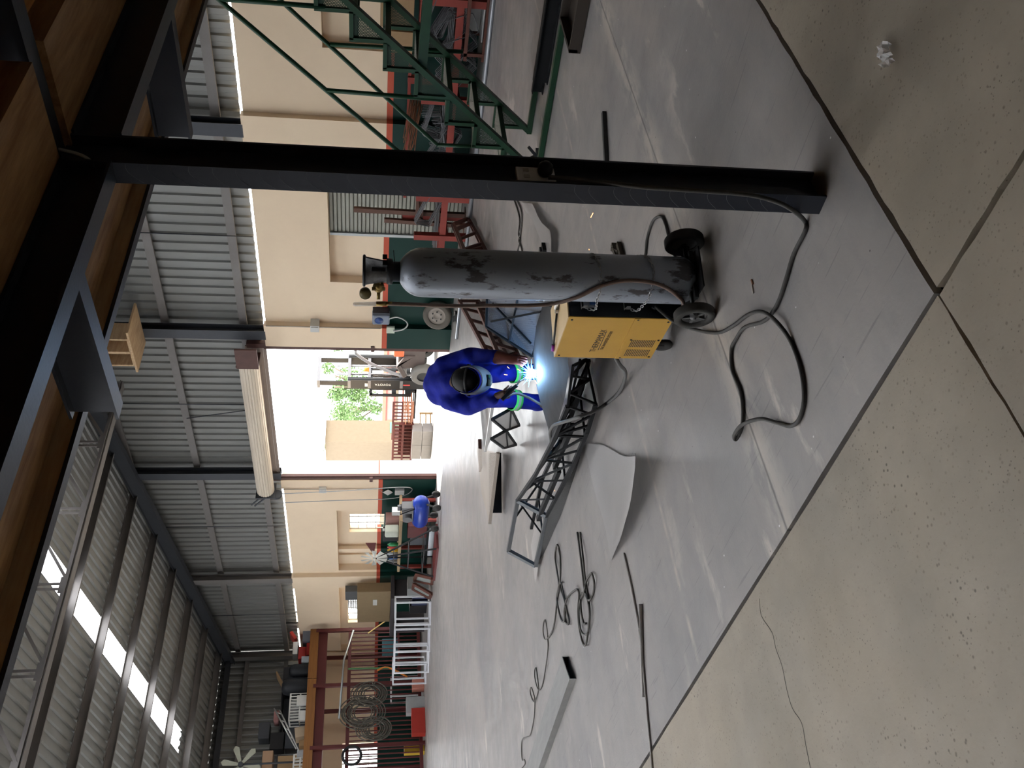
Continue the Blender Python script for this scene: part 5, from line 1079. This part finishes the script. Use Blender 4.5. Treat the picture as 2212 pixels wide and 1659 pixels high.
# pale wooden box high on the gable
c = WY(258, 735, 13.3); T = thing('wooden_box', 'pale open wooden box resting high on the gable rafter', 'box', c); w_, h, dd = .36, .28, .45
p = MB()
for s in (-1, 1): p.box((c.x+s*w_-.02, 12.95, c.z-h), (c.x+s*w_+.02, 13.4, c.z+h))
p.box((c.x-w_, 12.95, c.z-h-.02), (c.x+w_, 13.4, c.z-h+.02)); p.box((c.x-w_, 12.95, c.z+h-.02), (c.x+w_, 13.4, c.z+h+.02)); p.box((c.x-.03, 12.95, c.z-h), (c.x+.03, 13.4, c.z+h)); p.box((c.x+.03, 13.36, c.z-h), (c.x+w_, 13.4, c.z+h)); put('box_boards', p, pale, T)
p = MB(); p.box((c.x-.5, 12.9, c.z-h-.06), (c.x+.6, 13.75, c.z-h-.02)); put('base_board', p, pale, T)
# ================================================================== OUTSIDE THE ROLLER DOOR
T = thing('forklift', 'dark forklift outside the roller door carrying red-brown frames', 'forklift', (-17.2, 16.9, 0))
fk = mat('black_mast_steel', (.012, .012, .014), .4); org = mat('orange_truck_paint', (.50, .10, .04), .4); X0f, Yf = -17.95, 16.8
for y in (Yf-.42, Yf+.42):
    p = MB(); p.channel((X0f, y, .18), (X0f, y, 2.3), .10, .34, .012, (1, 0, 0)); p.box((X0f-.17, y-.02, .18), (X0f+.17, y+.02, 2.3)); put('mast_channel', p, fk, T)
    p = MB(); p.box((X0f-.10, y+.03, .5), (X0f+.06, y+.06, 3.12)); put('inner_mast', p, fk, T)
for z in (2.28, 1.75, .9, 3.08): p = MB(); p.box((X0f-.12, Yf-.46, z-.05), (X0f+.16, Yf+.46, z+.03)); put('cross_member', p, mat('grey_cross_member', (.16, .16, .17), .4, .4), T)
for y in (-.15, .15): p = MB(); p.cyl((X0f+.1, Yf+y, .4), (X0f+.1, Yf+y, 2.6), .035, 10); put('lift_cylinder', p, mat('bright_ram', (.4, .4, .42), .25, .8), T)
p = MB(); p.box((X0f-.42, Yf-.5, .62), (X0f-.30, Yf+.5, .78)); p.box((X0f-.42, Yf-.5, 1.02), (X0f-.30, Yf+.5, 1.14))
for y in (-.48, -.24, 0, .24, .48): p.box((X0f-.40, Yf+y-.03, .62), (X0f-.34, Yf+y+.03, 1.72))
p.box((X0f-.40, Yf-.5, 1.66), (X0f-.34, Yf+.5, 1.74)); put('carriage', p, fk, T)
for y in (-.3, .3): p = MB(); p.box((X0f-1.5, Yf+y-.06, .46), (X0f-.34, Yf+y+.06, .51)); p.box((X0f-.40, Yf+y-.06, .46), (X0f-.34, Yf+y+.06, .7)); put('fork', p, fk, T)
text_mesh('TOYOTA', .105, basis((-17.94, Yf-.443, 1.38), (0, 0, 1), (-1, 0, 0)), T, 'lettering', mat('white_lettering', (.75, .75, .72), .5), .001, 1.0)
p = MB(); p.box((-18.02, Yf-.446, 1.72), (-17.90, Yf-.442, 1.86)); put('data_plate', p, mat('pale_plate', (.7, .68, .62), .5), T)
p = MB(); p.box((-17.97, Yf-.446, .66), (-17.93, Yf-.442, .84)); put('warning_decal', p, mat('red_decal', (.5, .05, .05), .5), T)
for y in (Yf-.5, Yf+.5):
    c = V(-17.45, y, .33); p = MB(); p.lathe([(.17, -.11), (.30, -.12), (.33, -.08), (.33, .08), (.30, .12), (.17, .11)], c, c+V(0, 1, 0), 30, caps=False); w_ = put('wheel', p, mat('grey_solid_tyre', (.10, .10, .10), .8), T)
    p = MB(); p.lathe([(.18, -.08), (.14, -.04), (.06, -.05), (.001, -.05)], c, c+V(0, 1, 0), 20); p.lathe([(.18, .08), (.14, .04), (.001, .05)], c, c+V(0, 1, 0), 20); put('rim', p, fk, w_)
p = MB(); p.box((-17.3, Yf-.45, .3), (-15.2, Yf+.45, 1.0)); p.prism([(-17.55, Yf-.5, .75), (-17.1, Yf-.5, .95), (-16.8, Yf-.5, .55), (-16.8, Yf-.5, .85), (-17.2, Yf-.5, 1.05), (-17.65, Yf-.5, .85)], (0, 1.0, 0)); put('chassis', p, mat('dark_truck_chassis', (.05, .04, .04), .5), T, bevel=.03)
p = MB(); p.box((-15.9, Yf-.4, 1.0), (-15.2, Yf+.4, 1.25)); p.box((-16.7, Yf-.25, 1.0), (-16.2, Yf+.25, 1.15)); p.box((-16.3, Yf-.25, 1.1), (-16.15, Yf+.25, 1.6)); put('seat', p, fk, T, bevel=.03)
p = MB(); p.box((-16.85, Yf-.47, .85), (-15.3, Yf+.47, 1.12)); put('hood', p, org, T, bevel=.03)
for y in (Yf-.45, Yf+.45):
    p = MB(); p.tube(smooth_path([(-17.55, y, .95), (-17.35, y, 1.35), (-17.05, y, 1.8), (-16.75, y, 2.1)], 5), .04, 8); p.tube([(-16.75, y, 2.1), (-15.3, y, 2.1), (-15.25, y, 1.0)], .035, 8); put('overhead_guard', p, mat('grey_guard_tube', (.17, .18, .2), .4), T)
p = MB(); p.cyl((-17.3, Yf-.5, 1.75), (-17.3, Yf-.5, 1.88), .06, 12); put('indicator_lamp', p, mat('amber_lamp', (.7, .22, .03), .3), T)
T = thing('frame_bundle', 'bundle of red-brown steel frames carried on the forklift forks', 'bundle', (-19.6, 16.5, .52))
rb = mat('red_oxide_frames', (.09, .022, .02), .55, col2=(.06, .018, .016), scale=5)
x0, x1, y0, y1 = -20.75, -19.1, 15.95, 16.75
for z in (.54, .80, 1.06):
    for y in (y0, y1): p = MB(); p.bar((x0, y, z), (x1, y, z), .05, .06); put('long_rail', p, rb, T)
for k in range(12):
    x = x0+(x1-x0)*k/11; p = MB(); p.bar((x, y0, .54), (x, y0, 1.06), .035, .035); p.bar((x, y0, .54), (x, y1, .54), .035, .035); p.bar((x, y1, .54), (x, y1, 1.06), .035, .035); put('hoop', p, rb, T)
p = MB(); p.box((x0+.2, y0+.05, .55), (x1, y0+.07, .92)); put('side_sheet', p, rb, T)
T = thing('rusty_bundle', 'short bundle of rusty flat bars beside the forklift carriage', 'bundle', (-18.8, 16.4, .52)); rr = random.Random(8)
for k in range(14): p = MB(); z = .54+.04*(k % 7); p.bar((-19.1+rr.uniform(0, .04), 16.05+.4*(k//7)+rr.uniform(-.05, .05), z), (-18.38, 16.1+.4*(k//7), z+rr.uniform(0, .05)), .16, .022); put('flat_bar', p, mat('light_rust', (.34, .15, .09), .7), T)
# yard: sheet stack, trestle, boundary wall, gate, house, trees
gsh = mat('grey_yard_sheet', (.20, .19, .19), .6); c = WY(915, 932, 15.7); d = WY(915, 992, 15.7)
for k, (za, zb_, lb) in enumerate(((.0, .27, 'lower grey sheet crate standing in the sunny yard'), (.28, .55, 'upper grey sheet crate standing in the sunny yard'))):
    p = MB(); p.box((d.x, 15.7, za), (c.x, 16.0, zb_)); p.box(((c.x+d.x)/2-.01, 15.69, za), ((c.x+d.x)/2+.01, 15.7, zb_)); solo('yard_crate', p, gsh, lb, 'crate', bevel=.01)
p = MB(); a, b_ = F(934, 893), F(934, 930)
for q_ in (a, b_): p.bar(q_, q_+UP*.36, .04, .04)
for z in (.05, .18, .34): p.bar(a+UP*z, b_+UP*z, .03, .03)
solo('yard_trestle', p, mat('ochre_trestle', (.3, .19, .08), .6), 'low ochre trestle standing in the sunny yard', 'trestle')
w2 = mat('cream_boundary_wall', (.16, .125, .085), .8); p = MB(); p.box((-75, 39, 0), (-5, 39.4, 1.0))
struct('boundary_wall', p, w2)
gY = 30.; a, b_ = WY(836, 835, gY), WY(836, 915, gY); T = thing('yard_gate', 'faded red gate frame across the far side of the yard', 'gate', ((a.x+b_.x)/2, gY, 0))
for x in (b_.x+.1, a.x+3): p = MB(); p.bar((x, gY, -.01), (x, gY, 1.0), .08, .08); put('gate_post', p, red, T)
for z in (.15, .55, .95): p = MB(); p.bar((a.x+6, gY, z), (b_.x, gY, z), .06, .07); put('gate_rail', p, red, T)
p = MB(); p.box((b_.x+.3, gY+.02, .5), (a.x+6, gY+.04, .95)); put('gate_sheet', p, mat('faded_pink_sheet', (.5, .2, .18), .7), T)
for (ix, iy) in ((835, 965), (835, 940)):
    a = WY(ix, iy, 26); p = MB(); p.box((a.x-.25, 26, 0), (a.x+.25, 26.4, 1.05)); solo('gate_pier', p, mat('orange_pier', (.5, .2, .08), .7), 'orange gate pier at the far side of the yard, %s of two' % ('left' if iy > 950 else 'right'), 'pier', group='orange gate piers')
a = WY(702, 955, 24); T = thing('outbuilding', 'pale cream outbuilding beyond the door with a lean-to roof', 'building', (a.x-2, 25, 0))
p = MB(); p.prism([(a.x, 24, 0), (a.x, 25.2, 0), (a.x, 25.2, a.z), (a.x, 24, a.z)], (-5, 0, 0)); put('walls', p, w2, T)
p = MB(); p.prism([(a.x+.15, 23.8, a.z), (a.x+.15, 25.4, a.z), (a.x-5, 25.4, a.z+.9), (a.x-5, 23.8, a.z+.9)], (0, 0, .08)); put('roof', p, mat('grey_lean_to_roof', (.2, .2, .2), .5), T)
p = MB(); p.box((a.x, 24.5, 0), (a.x+.02, 25.1, .9)); put('green_dado', p, mat('faded_green_dado', (.1, .3, .16), .7), T)
lf_ = mat('yard_tree_leaves', (.12, .20, .07), .7, col2=(.07, .13, .05), scale=3); bk_ = mat('grey_bark', (.14, .11, .08), .9)
for k, (ix, iy, Y, h, w_, lb) in enumerate(((760, 835, 46, 6.3, 5.5, 'broad green tree beyond the yard wall, nearest the forklift mast'), (770, 885, 50, 5.2, 5.0, 'middle pale green tree beyond the yard wall'), (750, 942, 44, 5.6, 4.6, 'left green tree beyond the yard wall beside the outbuilding'))):
    c = WY(ix, iy, Y); rr = random.Random(40+k); T = thing('tree', lb, 'tree', (c.x, Y, 0), 'trees beyond the yard wall')
    p = MB(); p.tube(smooth_path([(c.x, Y, 0), (c.x+.1, Y, h*.3), (c.x-.1, Y, h*.6)], 4), .16, 8)
    for j in range(5): a_ = rr.uniform(0, 6.28); p.tube([(c.x, Y, h*.3), (c.x+math.cos(a_)*w_*.3, Y+math.sin(a_)*w_*.3, h*.7)], .06, 6)
    put('trunk', p, bk_, T); p = MB(); cl_ = [(rr.gauss(0, .5)*w_*.45, rr.gauss(0, .5)*w_*.4, h*(.62+.2*rr.gauss(0, .8)), rr.uniform(.5, 1.0)) for _ in range(16)]
    for j in range(2600):
        cx_, cy_, cz_, r_ = cl_[j % 16]; d = V(rr.gauss(0, 1), rr.gauss(0, 1), rr.gauss(0, 1)).normalized()*r_*rr.uniform(.6, 1); q_ = V(c.x+cx_, Y+cy_, max(.8, cz_))+d; e_ = V(rr.gauss(0, 1), rr.gauss(0, 1), rr.gauss(0, 1)).normalized()*.11; g_ = e_.cross(d).normalized()*.08
        p.add([q_-e_, q_+g_, q_+e_, q_-g_], [(0, 1, 2, 3)])
    put('foliage', p, lf_, T)
# ================================================================== STORE RACK ON THE LEFT WALL
RX = -26.5; dred = mat('dark_red_cage_paint', (.085, .016, .016), .55); ora = mat('varnished_timber', (.24, .10, .025), .5, col2=(.15, .06, .018), scale=4, stretch=(6, .6, 6))
yA, yB_ = 13.72, 8.6
T = thing('store_rack', 'tall red steel store rack with timber platform in the far left corner', 'rack', (-27.3, 11.2, 0))
p = MB(); p.box((RX-2.1, yB_, 3.30), (RX, yA, 3.36)); put('platform', p, ora, T)
for a, b_ in ((yA, 12.1), (12.08, yB_)): p = MB(); p.box((RX-.05, b_, 3.22), (RX+.02, a, 3.48)); put('edge_board', p, ora, T)
p = MB(); p.box((RX-.2, yB_, 2.95), (RX-.05, yA, 3.22)); put('beam', p, dred, T)
for y in (13.65, 11.85, 10.0, 8.7):
    for x in (RX, RX-1.9): p = MB(); p.bar((x, y, 0), (x, y, 3.3), .10, .10); put('post', p, dred, T)
for z in (.12, 2.25): p = MB(); p.box((RX-.03, yB_, z-.05), (RX+.03, yA, z+.05)); put('cage_rail', p, dred, T)
n = int((yA-yB_)/.135)
for k in range(n): y = yA-.06-.135*k; p = MB(); p.bar((RX, y, .1), (RX, y, 2.25), .03, .03); put('cage_bar', p, dred, T)
p = MB(); p.tube([(RX+.08, 13.6, 2.15), (RX+.08, 12.6, 2.42), (RX+.08, 10.8, 2.5)], .03, 8); put('hand_tube', p, mat('galvanised_rail', (.4, .42, .42), .4, .6), T)
def onx(ix, iy, X=RX-.5): return WX(ix, iy, X)
ZP = 3.37
def shelfbox(nm, ix, iy, sy, sz, m_, lb, cat='box', X=RX-.45, sx=.45, z=ZP, rot=0, bev=.01):
    c = WX(ix, iy, X); p = MB(); p.obox((X-sx/2, c.y, z+sz/2), (sx/2, 0, 0), (0, sy/2*math.cos(rot), sy/2*math.sin(rot)), (0, -sz/2*math.sin(rot), sz/2*math.cos(rot))); return solo(nm, p, m_, lb, cat, bevel=bev)
wmet = mat('white_enamel', (.55, .55, .53), .4)
T = shelfbox('white_locker', 655, 1332, .38, .46, mat('cream_enamel', (.45, .41, .36), .45), 'lower cream metal cabinet at the far end of the timber platform', 'cabinet')
T = shelfbox('white_locker', 624, 1332, .38, .40, wmet, 'upper white metal cabinet at the far end of the timber platform', 'cabinet', z=ZP+.48)
p = MB()
for iy in (1322, 1345):
    for X in (RX-.3, RX-1.0): c = WX(640, iy, X); p.bar((X, c.y, ZP), (X, c.y, ZP+1.0), .03, .03)
solo('shelf_stand', p, trs, 'thin dark shelf stand around the two metal cabinets on the platform', 'stand')
shelfbox('plastic_tub', 655, 1371, .42, .38, mat('slate_plastic', (.2, .22, .27), .5), 'slate grey plastic tub on the timber platform', 'tub')
rp = mat('red_crate_plastic', (.42, .03, .025), .5)
def crate(ix, iy, z, m_, lb, sy=.45, sz=.3, slats=6):
    c = WX(ix, iy, RX-.3); T = thing('slatted_crate', lb, 'crate', (RX-.5, c.y, z)); p = MB(); p.box((RX-.75, c.y-sy/2, z), (RX-.25, c.y+sy/2, z+.02)); put('crate_floor', p, m_, T)
    p = MB()
    for k in range(slats+1):
        y = c.y-sy/2+sy*k/slats; p.bar((RX-.25, y, z), (RX-.25, y, z+sz), .025, .025); p.bar((RX-.75, y, z), (RX-.75, y, z+sz), .025, .025)
    for zz in (.02, sz*.5, sz-.02): p.box((RX-.765, c.y-sy/2, z+zz-.02), (RX-.24, c.y-sy/2+.02, z+zz+.02)); p.box((RX-.765, c.y+sy/2-.02, z+zz-.02), (RX-.24, c.y+sy/2, z+zz+.02)); p.box((RX-.262, c.y-sy/2, z+zz-.02), (RX-.238, c.y+sy/2, z+zz+.02))
    put('crate_slats', p, m_, T)
shelfbox('red_crate', 655, 1402, .42, .24, rp, 'lower red plastic crate on the timber platform', 'crate'); shelfbox('red_crate', 645, 1410, .40, .22, rp, 'upper red plastic crate stacked on the timber platform', 'crate', z=ZP+.26, X=RX-.5)
shelfbox('jam_tub', 655, 1424, .2, .36, mat('pale_blue_label_tub', (.5, .56, .6), .5), 'pale blue and white tub beside the red crates', 'tub', X=RX-.35)
shelfbox('alloy_tray', 624, 1400, .42, .16, mat('dull_alloy', (.45, .45, .43), .35, .7), 'dull alloy tray lying on the red crates', 'tray', z=ZP+.5)
shelfbox('red_tool', 612, 1372, .3, .1, rp, 'red tool bar lying above the slate plastic tub', 'tool', z=ZP+.62, rot=.6)
dk = mat('black_drum_plastic', (.018, .02, .024), .5)
for ix, iy, r_, h, lb in ((645, 1449, .2, .72, 'black upright drum beside the red crates on the platform'), (635, 1484, .25, .9, 'larger black bag-shaped drum left of the upright drum')):
    c = WX(ix, iy, RX-.5); p = MB(); p.lathe([(.001, 0), (r_*.95, 0), (r_, .05), (r_, h*.8), (r_*.8, h*.95), (r_*.4, h), (.001, h)], (RX-.5, c.y, ZP), (RX-.5, c.y, ZP+1), 22); solo('black_drum', p, dk, lb, 'drum')
wp = mat('white_crate_plastic', (.58, .58, .55), .5)
crate(640, 1528, ZP, wp, 'white slatted crate on the timber platform left of the black drums', .8, .62, 9)
shelfbox('foam_block', 655, 1512, .32, .4, wp, 'upright white block against the white slatted crate', 'block', X=RX-.12, sx=.1); shelfbox('white_bin', 648, 1545, .3, .28, wp, 'small white bin in front of the white slatted crate', 'bin', X=RX-.1, sx=.12)
crm = mat('cream_carton', (.55, .44, .31), .7); shelfbox('cream_carton', 650, 1580, .3, .42, crm, 'cream carton tilted on the timber platform', 'box', rot=.15); shelfbox('tan_carton', 648, 1598, .36, .3, carton, 'tan carton behind the tilted cream carton', 'box', X=RX-.7)
shelfbox('pale_carton', 575, 1640, .5, .3, mat('pale_brown_carton', (.42, .27, .17), .7), 'pale brown carton high on the pile at the left picture edge', 'box', X=RX-1.0, z=ZP+1.05); shelfbox('brown_carton', 600, 1650, .45, .9, carton, 'tall tan carton under the pale brown carton on the platform', 'box', X=RX-1.0, z=ZP)
gbx = mat('charcoal_case', (.05, .055, .065), .6); shelfbox('grey_case', 566, 1578, .5, .32, gbx, 'charcoal plastic case on top of the pile on the platform', 'case', X=RX-1.1, z=ZP+1.22); shelfbox('black_case', 590, 1600, .5, .4, blk, 'black case under the charcoal case on the platform', 'case', X=RX-1.1, z=ZP+.78); shelfbox('dark_stack', 620, 1588, .8, .75, gbx, 'dark carton stack behind the white crate on the platform', 'box', X=RX-1.15, z=ZP)
shelfbox('pink_bag', 583, 1546, .35, .18, mat('faded_pink_bag', (.32, .16, .15), .8), 'faded pink bag on the dark boards above the white crate', 'bag', X=RX-1.0, z=ZP+.95, bev=.05); shelfbox('dark_board', 600, 1530, 1.3, .05, blk, 'dark board lying across the pile above the white crate', 'board', X=RX-.9, z=ZP+.88); shelfbox('board_box', 625, 1540, .9, .86, gbx, 'charcoal carton supporting the dark board on the pile', 'box', X=RX-1.2, z=ZP)
shelfbox('brown_board', 592, 1465, .5, .05, carton, 'brown flap of cardboard above the black drums', 'board', X=RX-.9, z=ZP+1.0, rot=.5); shelfbox('drum_carton', 625, 1470, .9, .95, gbx, 'charcoal carton behind the black drums on the platform', 'box', X=RX-1.15, z=ZP)
al = mat('alloy_tube', (.45, .45, .44), .35, .7); lad = MB()
for k in range(2): lad.tube([WX(592+k*12, 1530+k*4, RX-.15), WX(640+k*6, 1618+k*4, RX-.15)], .022, 8)
for k in range(5): t = (k+.5)/5; lad.tube([WX(592, 1530, RX-.15).lerp(WX(640, 1618, RX-.15), t), WX(604, 1534, RX-.15).lerp(WX(646, 1622, RX-.15), t)], .016, 6)
solo('alloy_ladder', lad, al, 'short alloy ladder leaning over the cartons on the platform', 'ladder'); shelfbox('grey_lamp', 618, 1628, .2, .3, mat('pale_grey_box', (.36, .37, .38), .5), 'pale grey lamp housing at the left picture edge on the platform', 'lamp', X=RX-.2, sx=.2)
crate(650, 1650, ZP, wp, 'white wire crate at the left picture edge on the platform', .5, .4, 5)
# fan head with pale blades above the pile
c = WX(520, 1652, RX-.8); T = thing('fan_blades', 'pale-bladed fan standing above the cartons at the left picture edge', 'fan', (c.x, c.y, ZP)); p = MB(); p.tube([(c.x, c.y, ZP), (c.x, c.y, c.z)], .03, 8); p.cyl(c-V(.05, 0, 0), c+V(.08, 0, 0), .07, 14); put('stem', p, gbx, T)
for k in range(6): a_ = 2*PI*k/6+.35; d = V(0, math.cos(a_), math.sin(a_)); e_ = V(0, -d.z, d.y); p = MB(); p.prism([c+d*.08-e_*.04, c+d*.5-e_*.09, c+d*.58, c+d*.5+e_*.09, c+d*.08+e_*.04], (.012, 0, 0)); put('blade', p, mat('pale_green_blade', (.42, .44, .36), .5), T)
# coils and things on the cage
rr = random.Random(77); coil = mat('dusty_hose', (.085, .078, .066), .7, col2=(.14, .125, .10), scale=8)
for k, (ix, iy, r_, lb) in enumerate(((775, 1540, .55, 'largest dusty hose coil hanging on the red cage'), (790, 1500, .42, 'dusty hose coil right of the largest coil on the red cage'), (800, 1575, .40, 'dusty cable coil left of the largest coil on the red cage'))):
    c = WX(ix, iy, RX+.08); p = MB(); pts = []
    for j in range(10*26): a_ = 2*PI*j/26; l_ = j//26; R_ = r_*(.75+.25*math.sin(l_*2.1)); pts.append((RX+.07+.02*(l_ % 4)+.006*math.sin(a_*3), c.y+R_*math.cos(a_)*(.85+.1*math.sin(l_)), c.z-.05*l_*.5+R_*math.sin(a_)*1.15))
    p.tube(pts, .018, 6); solo('hose_coil', p, coil, lb, 'hose', group='coils hanging on the red cage')
c = WX(760, 1632, RX+.08); p = MB(); p.tube([(RX+.08, c.y+.26*math.cos(t), c.z+.26*math.sin(t)) for t in [2*PI*j/30 for j in range(30)]], .04, 8, True); solo('black_ring', p, blk, 'thick black ring hanging on the cage in front of the bright window', 'ring')
p = MB(); a, b_ = WX(815, 1448, RX+.1), WX(880, 1462, RX+.1); p.tube(smooth_path([a, a.lerp(b_, .3)+V(0, .15, -.05), b_], 5), .03, 6); solo('orange_strap', p, mat('orange_strap', (.6, .2, .03), .6), 'orange strap hanging on the red cage', 'strap')
p = MB(); p.bar(WX(752, 1445, RX+.1), WX(840, 1443, RX+.1), .04, .04); solo('green_bar', p, mat('dull_green_bar', (.06, .16, .06), .5), 'dull green bar standing against the red cage', 'bar')
p = MB(); p.bar(WX(795, 1368, RX+.1), WX(832, 1342, RX+.1), .03, .03); solo('yellow_stick', p, mat('yellow_wood', (.5, .36, .12), .6), 'yellow wooden stick slanting across the far end of the cage', 'stick')
def floorbox(nm, ix, iy, sy, sz, m_, lb, X=RX+.1, sx=.3, z=.0): c = WX(ix, iy, X); p = MB(); p.box((X, c.y-sy/2, z), (X+sx, c.y+sy/2, z+sz)); return solo(nm, p, m_, lb, 'box', bevel=.01)
floorbox('red_toolbox', 890, 1565, .75, .4, mat('signal_red_box', (.36, .03, .02), .5), 'signal red box on the floor before the store rack'); floorbox('yellow_box', 868, 1622, .3, .6, mat('dull_yellow_box', (.5, .33, .03), .5), 'dull yellow box at the left picture edge before the rack', RX-.6); floorbox('white_red_box', 880, 1486, .3, .36, mat('off_white_red_box', (.5, .2, .15), .5), 'off-white and red box behind the leftmost white frame', RX+.08)
floorbox('teal_box', 830, 1405, .4, .5, mat('teal_case', (.05, .16, .19), .5), 'teal case standing behind the cage bars', RX-.7, .4, .75); floorbox('cage_shelf', 850, 1400, 1.6, .05, dred, 'dark red shelf inside the cage under the teal case', RX-1.0, .9, .7)
floorbox('grey_machine', 880, 1530, .5, .55, mat('light_grey_machine', (.33, .34, .34), .5), 'light grey machine on the floor at the foot of the cage', RX+.08, .25)
# white table frames standing before the rack
wf = mat('white_frame_paint', (.72, .74, .78), .45)
def tframe(first, ix, iy, rot, lb, h=.98):
    c = F(ix, iy); T = thing('table_stand', lb, 'frame', c, 'white steel frames before the rack'); w_, d_ = .62, .5; ca, sa = math.cos(rot), math.sin(rot); P_ = lambda x, y, z: V(c.x+x*ca-y*sa, c.y+x*sa+y*ca, z)
    for y in (-d_/2, d_/2):
        for x in (-w_/2, w_/2): p = MB(); p.bar(P_(x, y, 0), P_(x, y, h), .04, .04); put('upright', p, wf, T)
        for z in (.022, h-.02): p = MB(); p.bar(P_(-w_/2, y, z), P_(w_/2, y, z), .04, .04); put('cross_rail', p, wf, T)
    for x in (-w_/2, w_/2):
        for z in (.022, h-.02): p = MB(); p.bar(P_(x, -d_/2, z), P_(x, d_/2, z), .04, .04); put('side_rail', p, wf, T)
for k, (ix, iy, rot, lb) in enumerate(((930, 1318, .75, 'white steel frame nearest the corner bench, rightmost of the row'), (928, 1376, .8, 'second white steel frame from the right before the rack'), (926, 1420, .7, 'middle white steel frame in the row before the rack'), (920, 1447, .85, 'second white steel frame from the left before the rack'), (911, 1488, .75, 'leftmost white steel frame in the row before the rack'))): tframe(0, ix, iy, rot, lb)
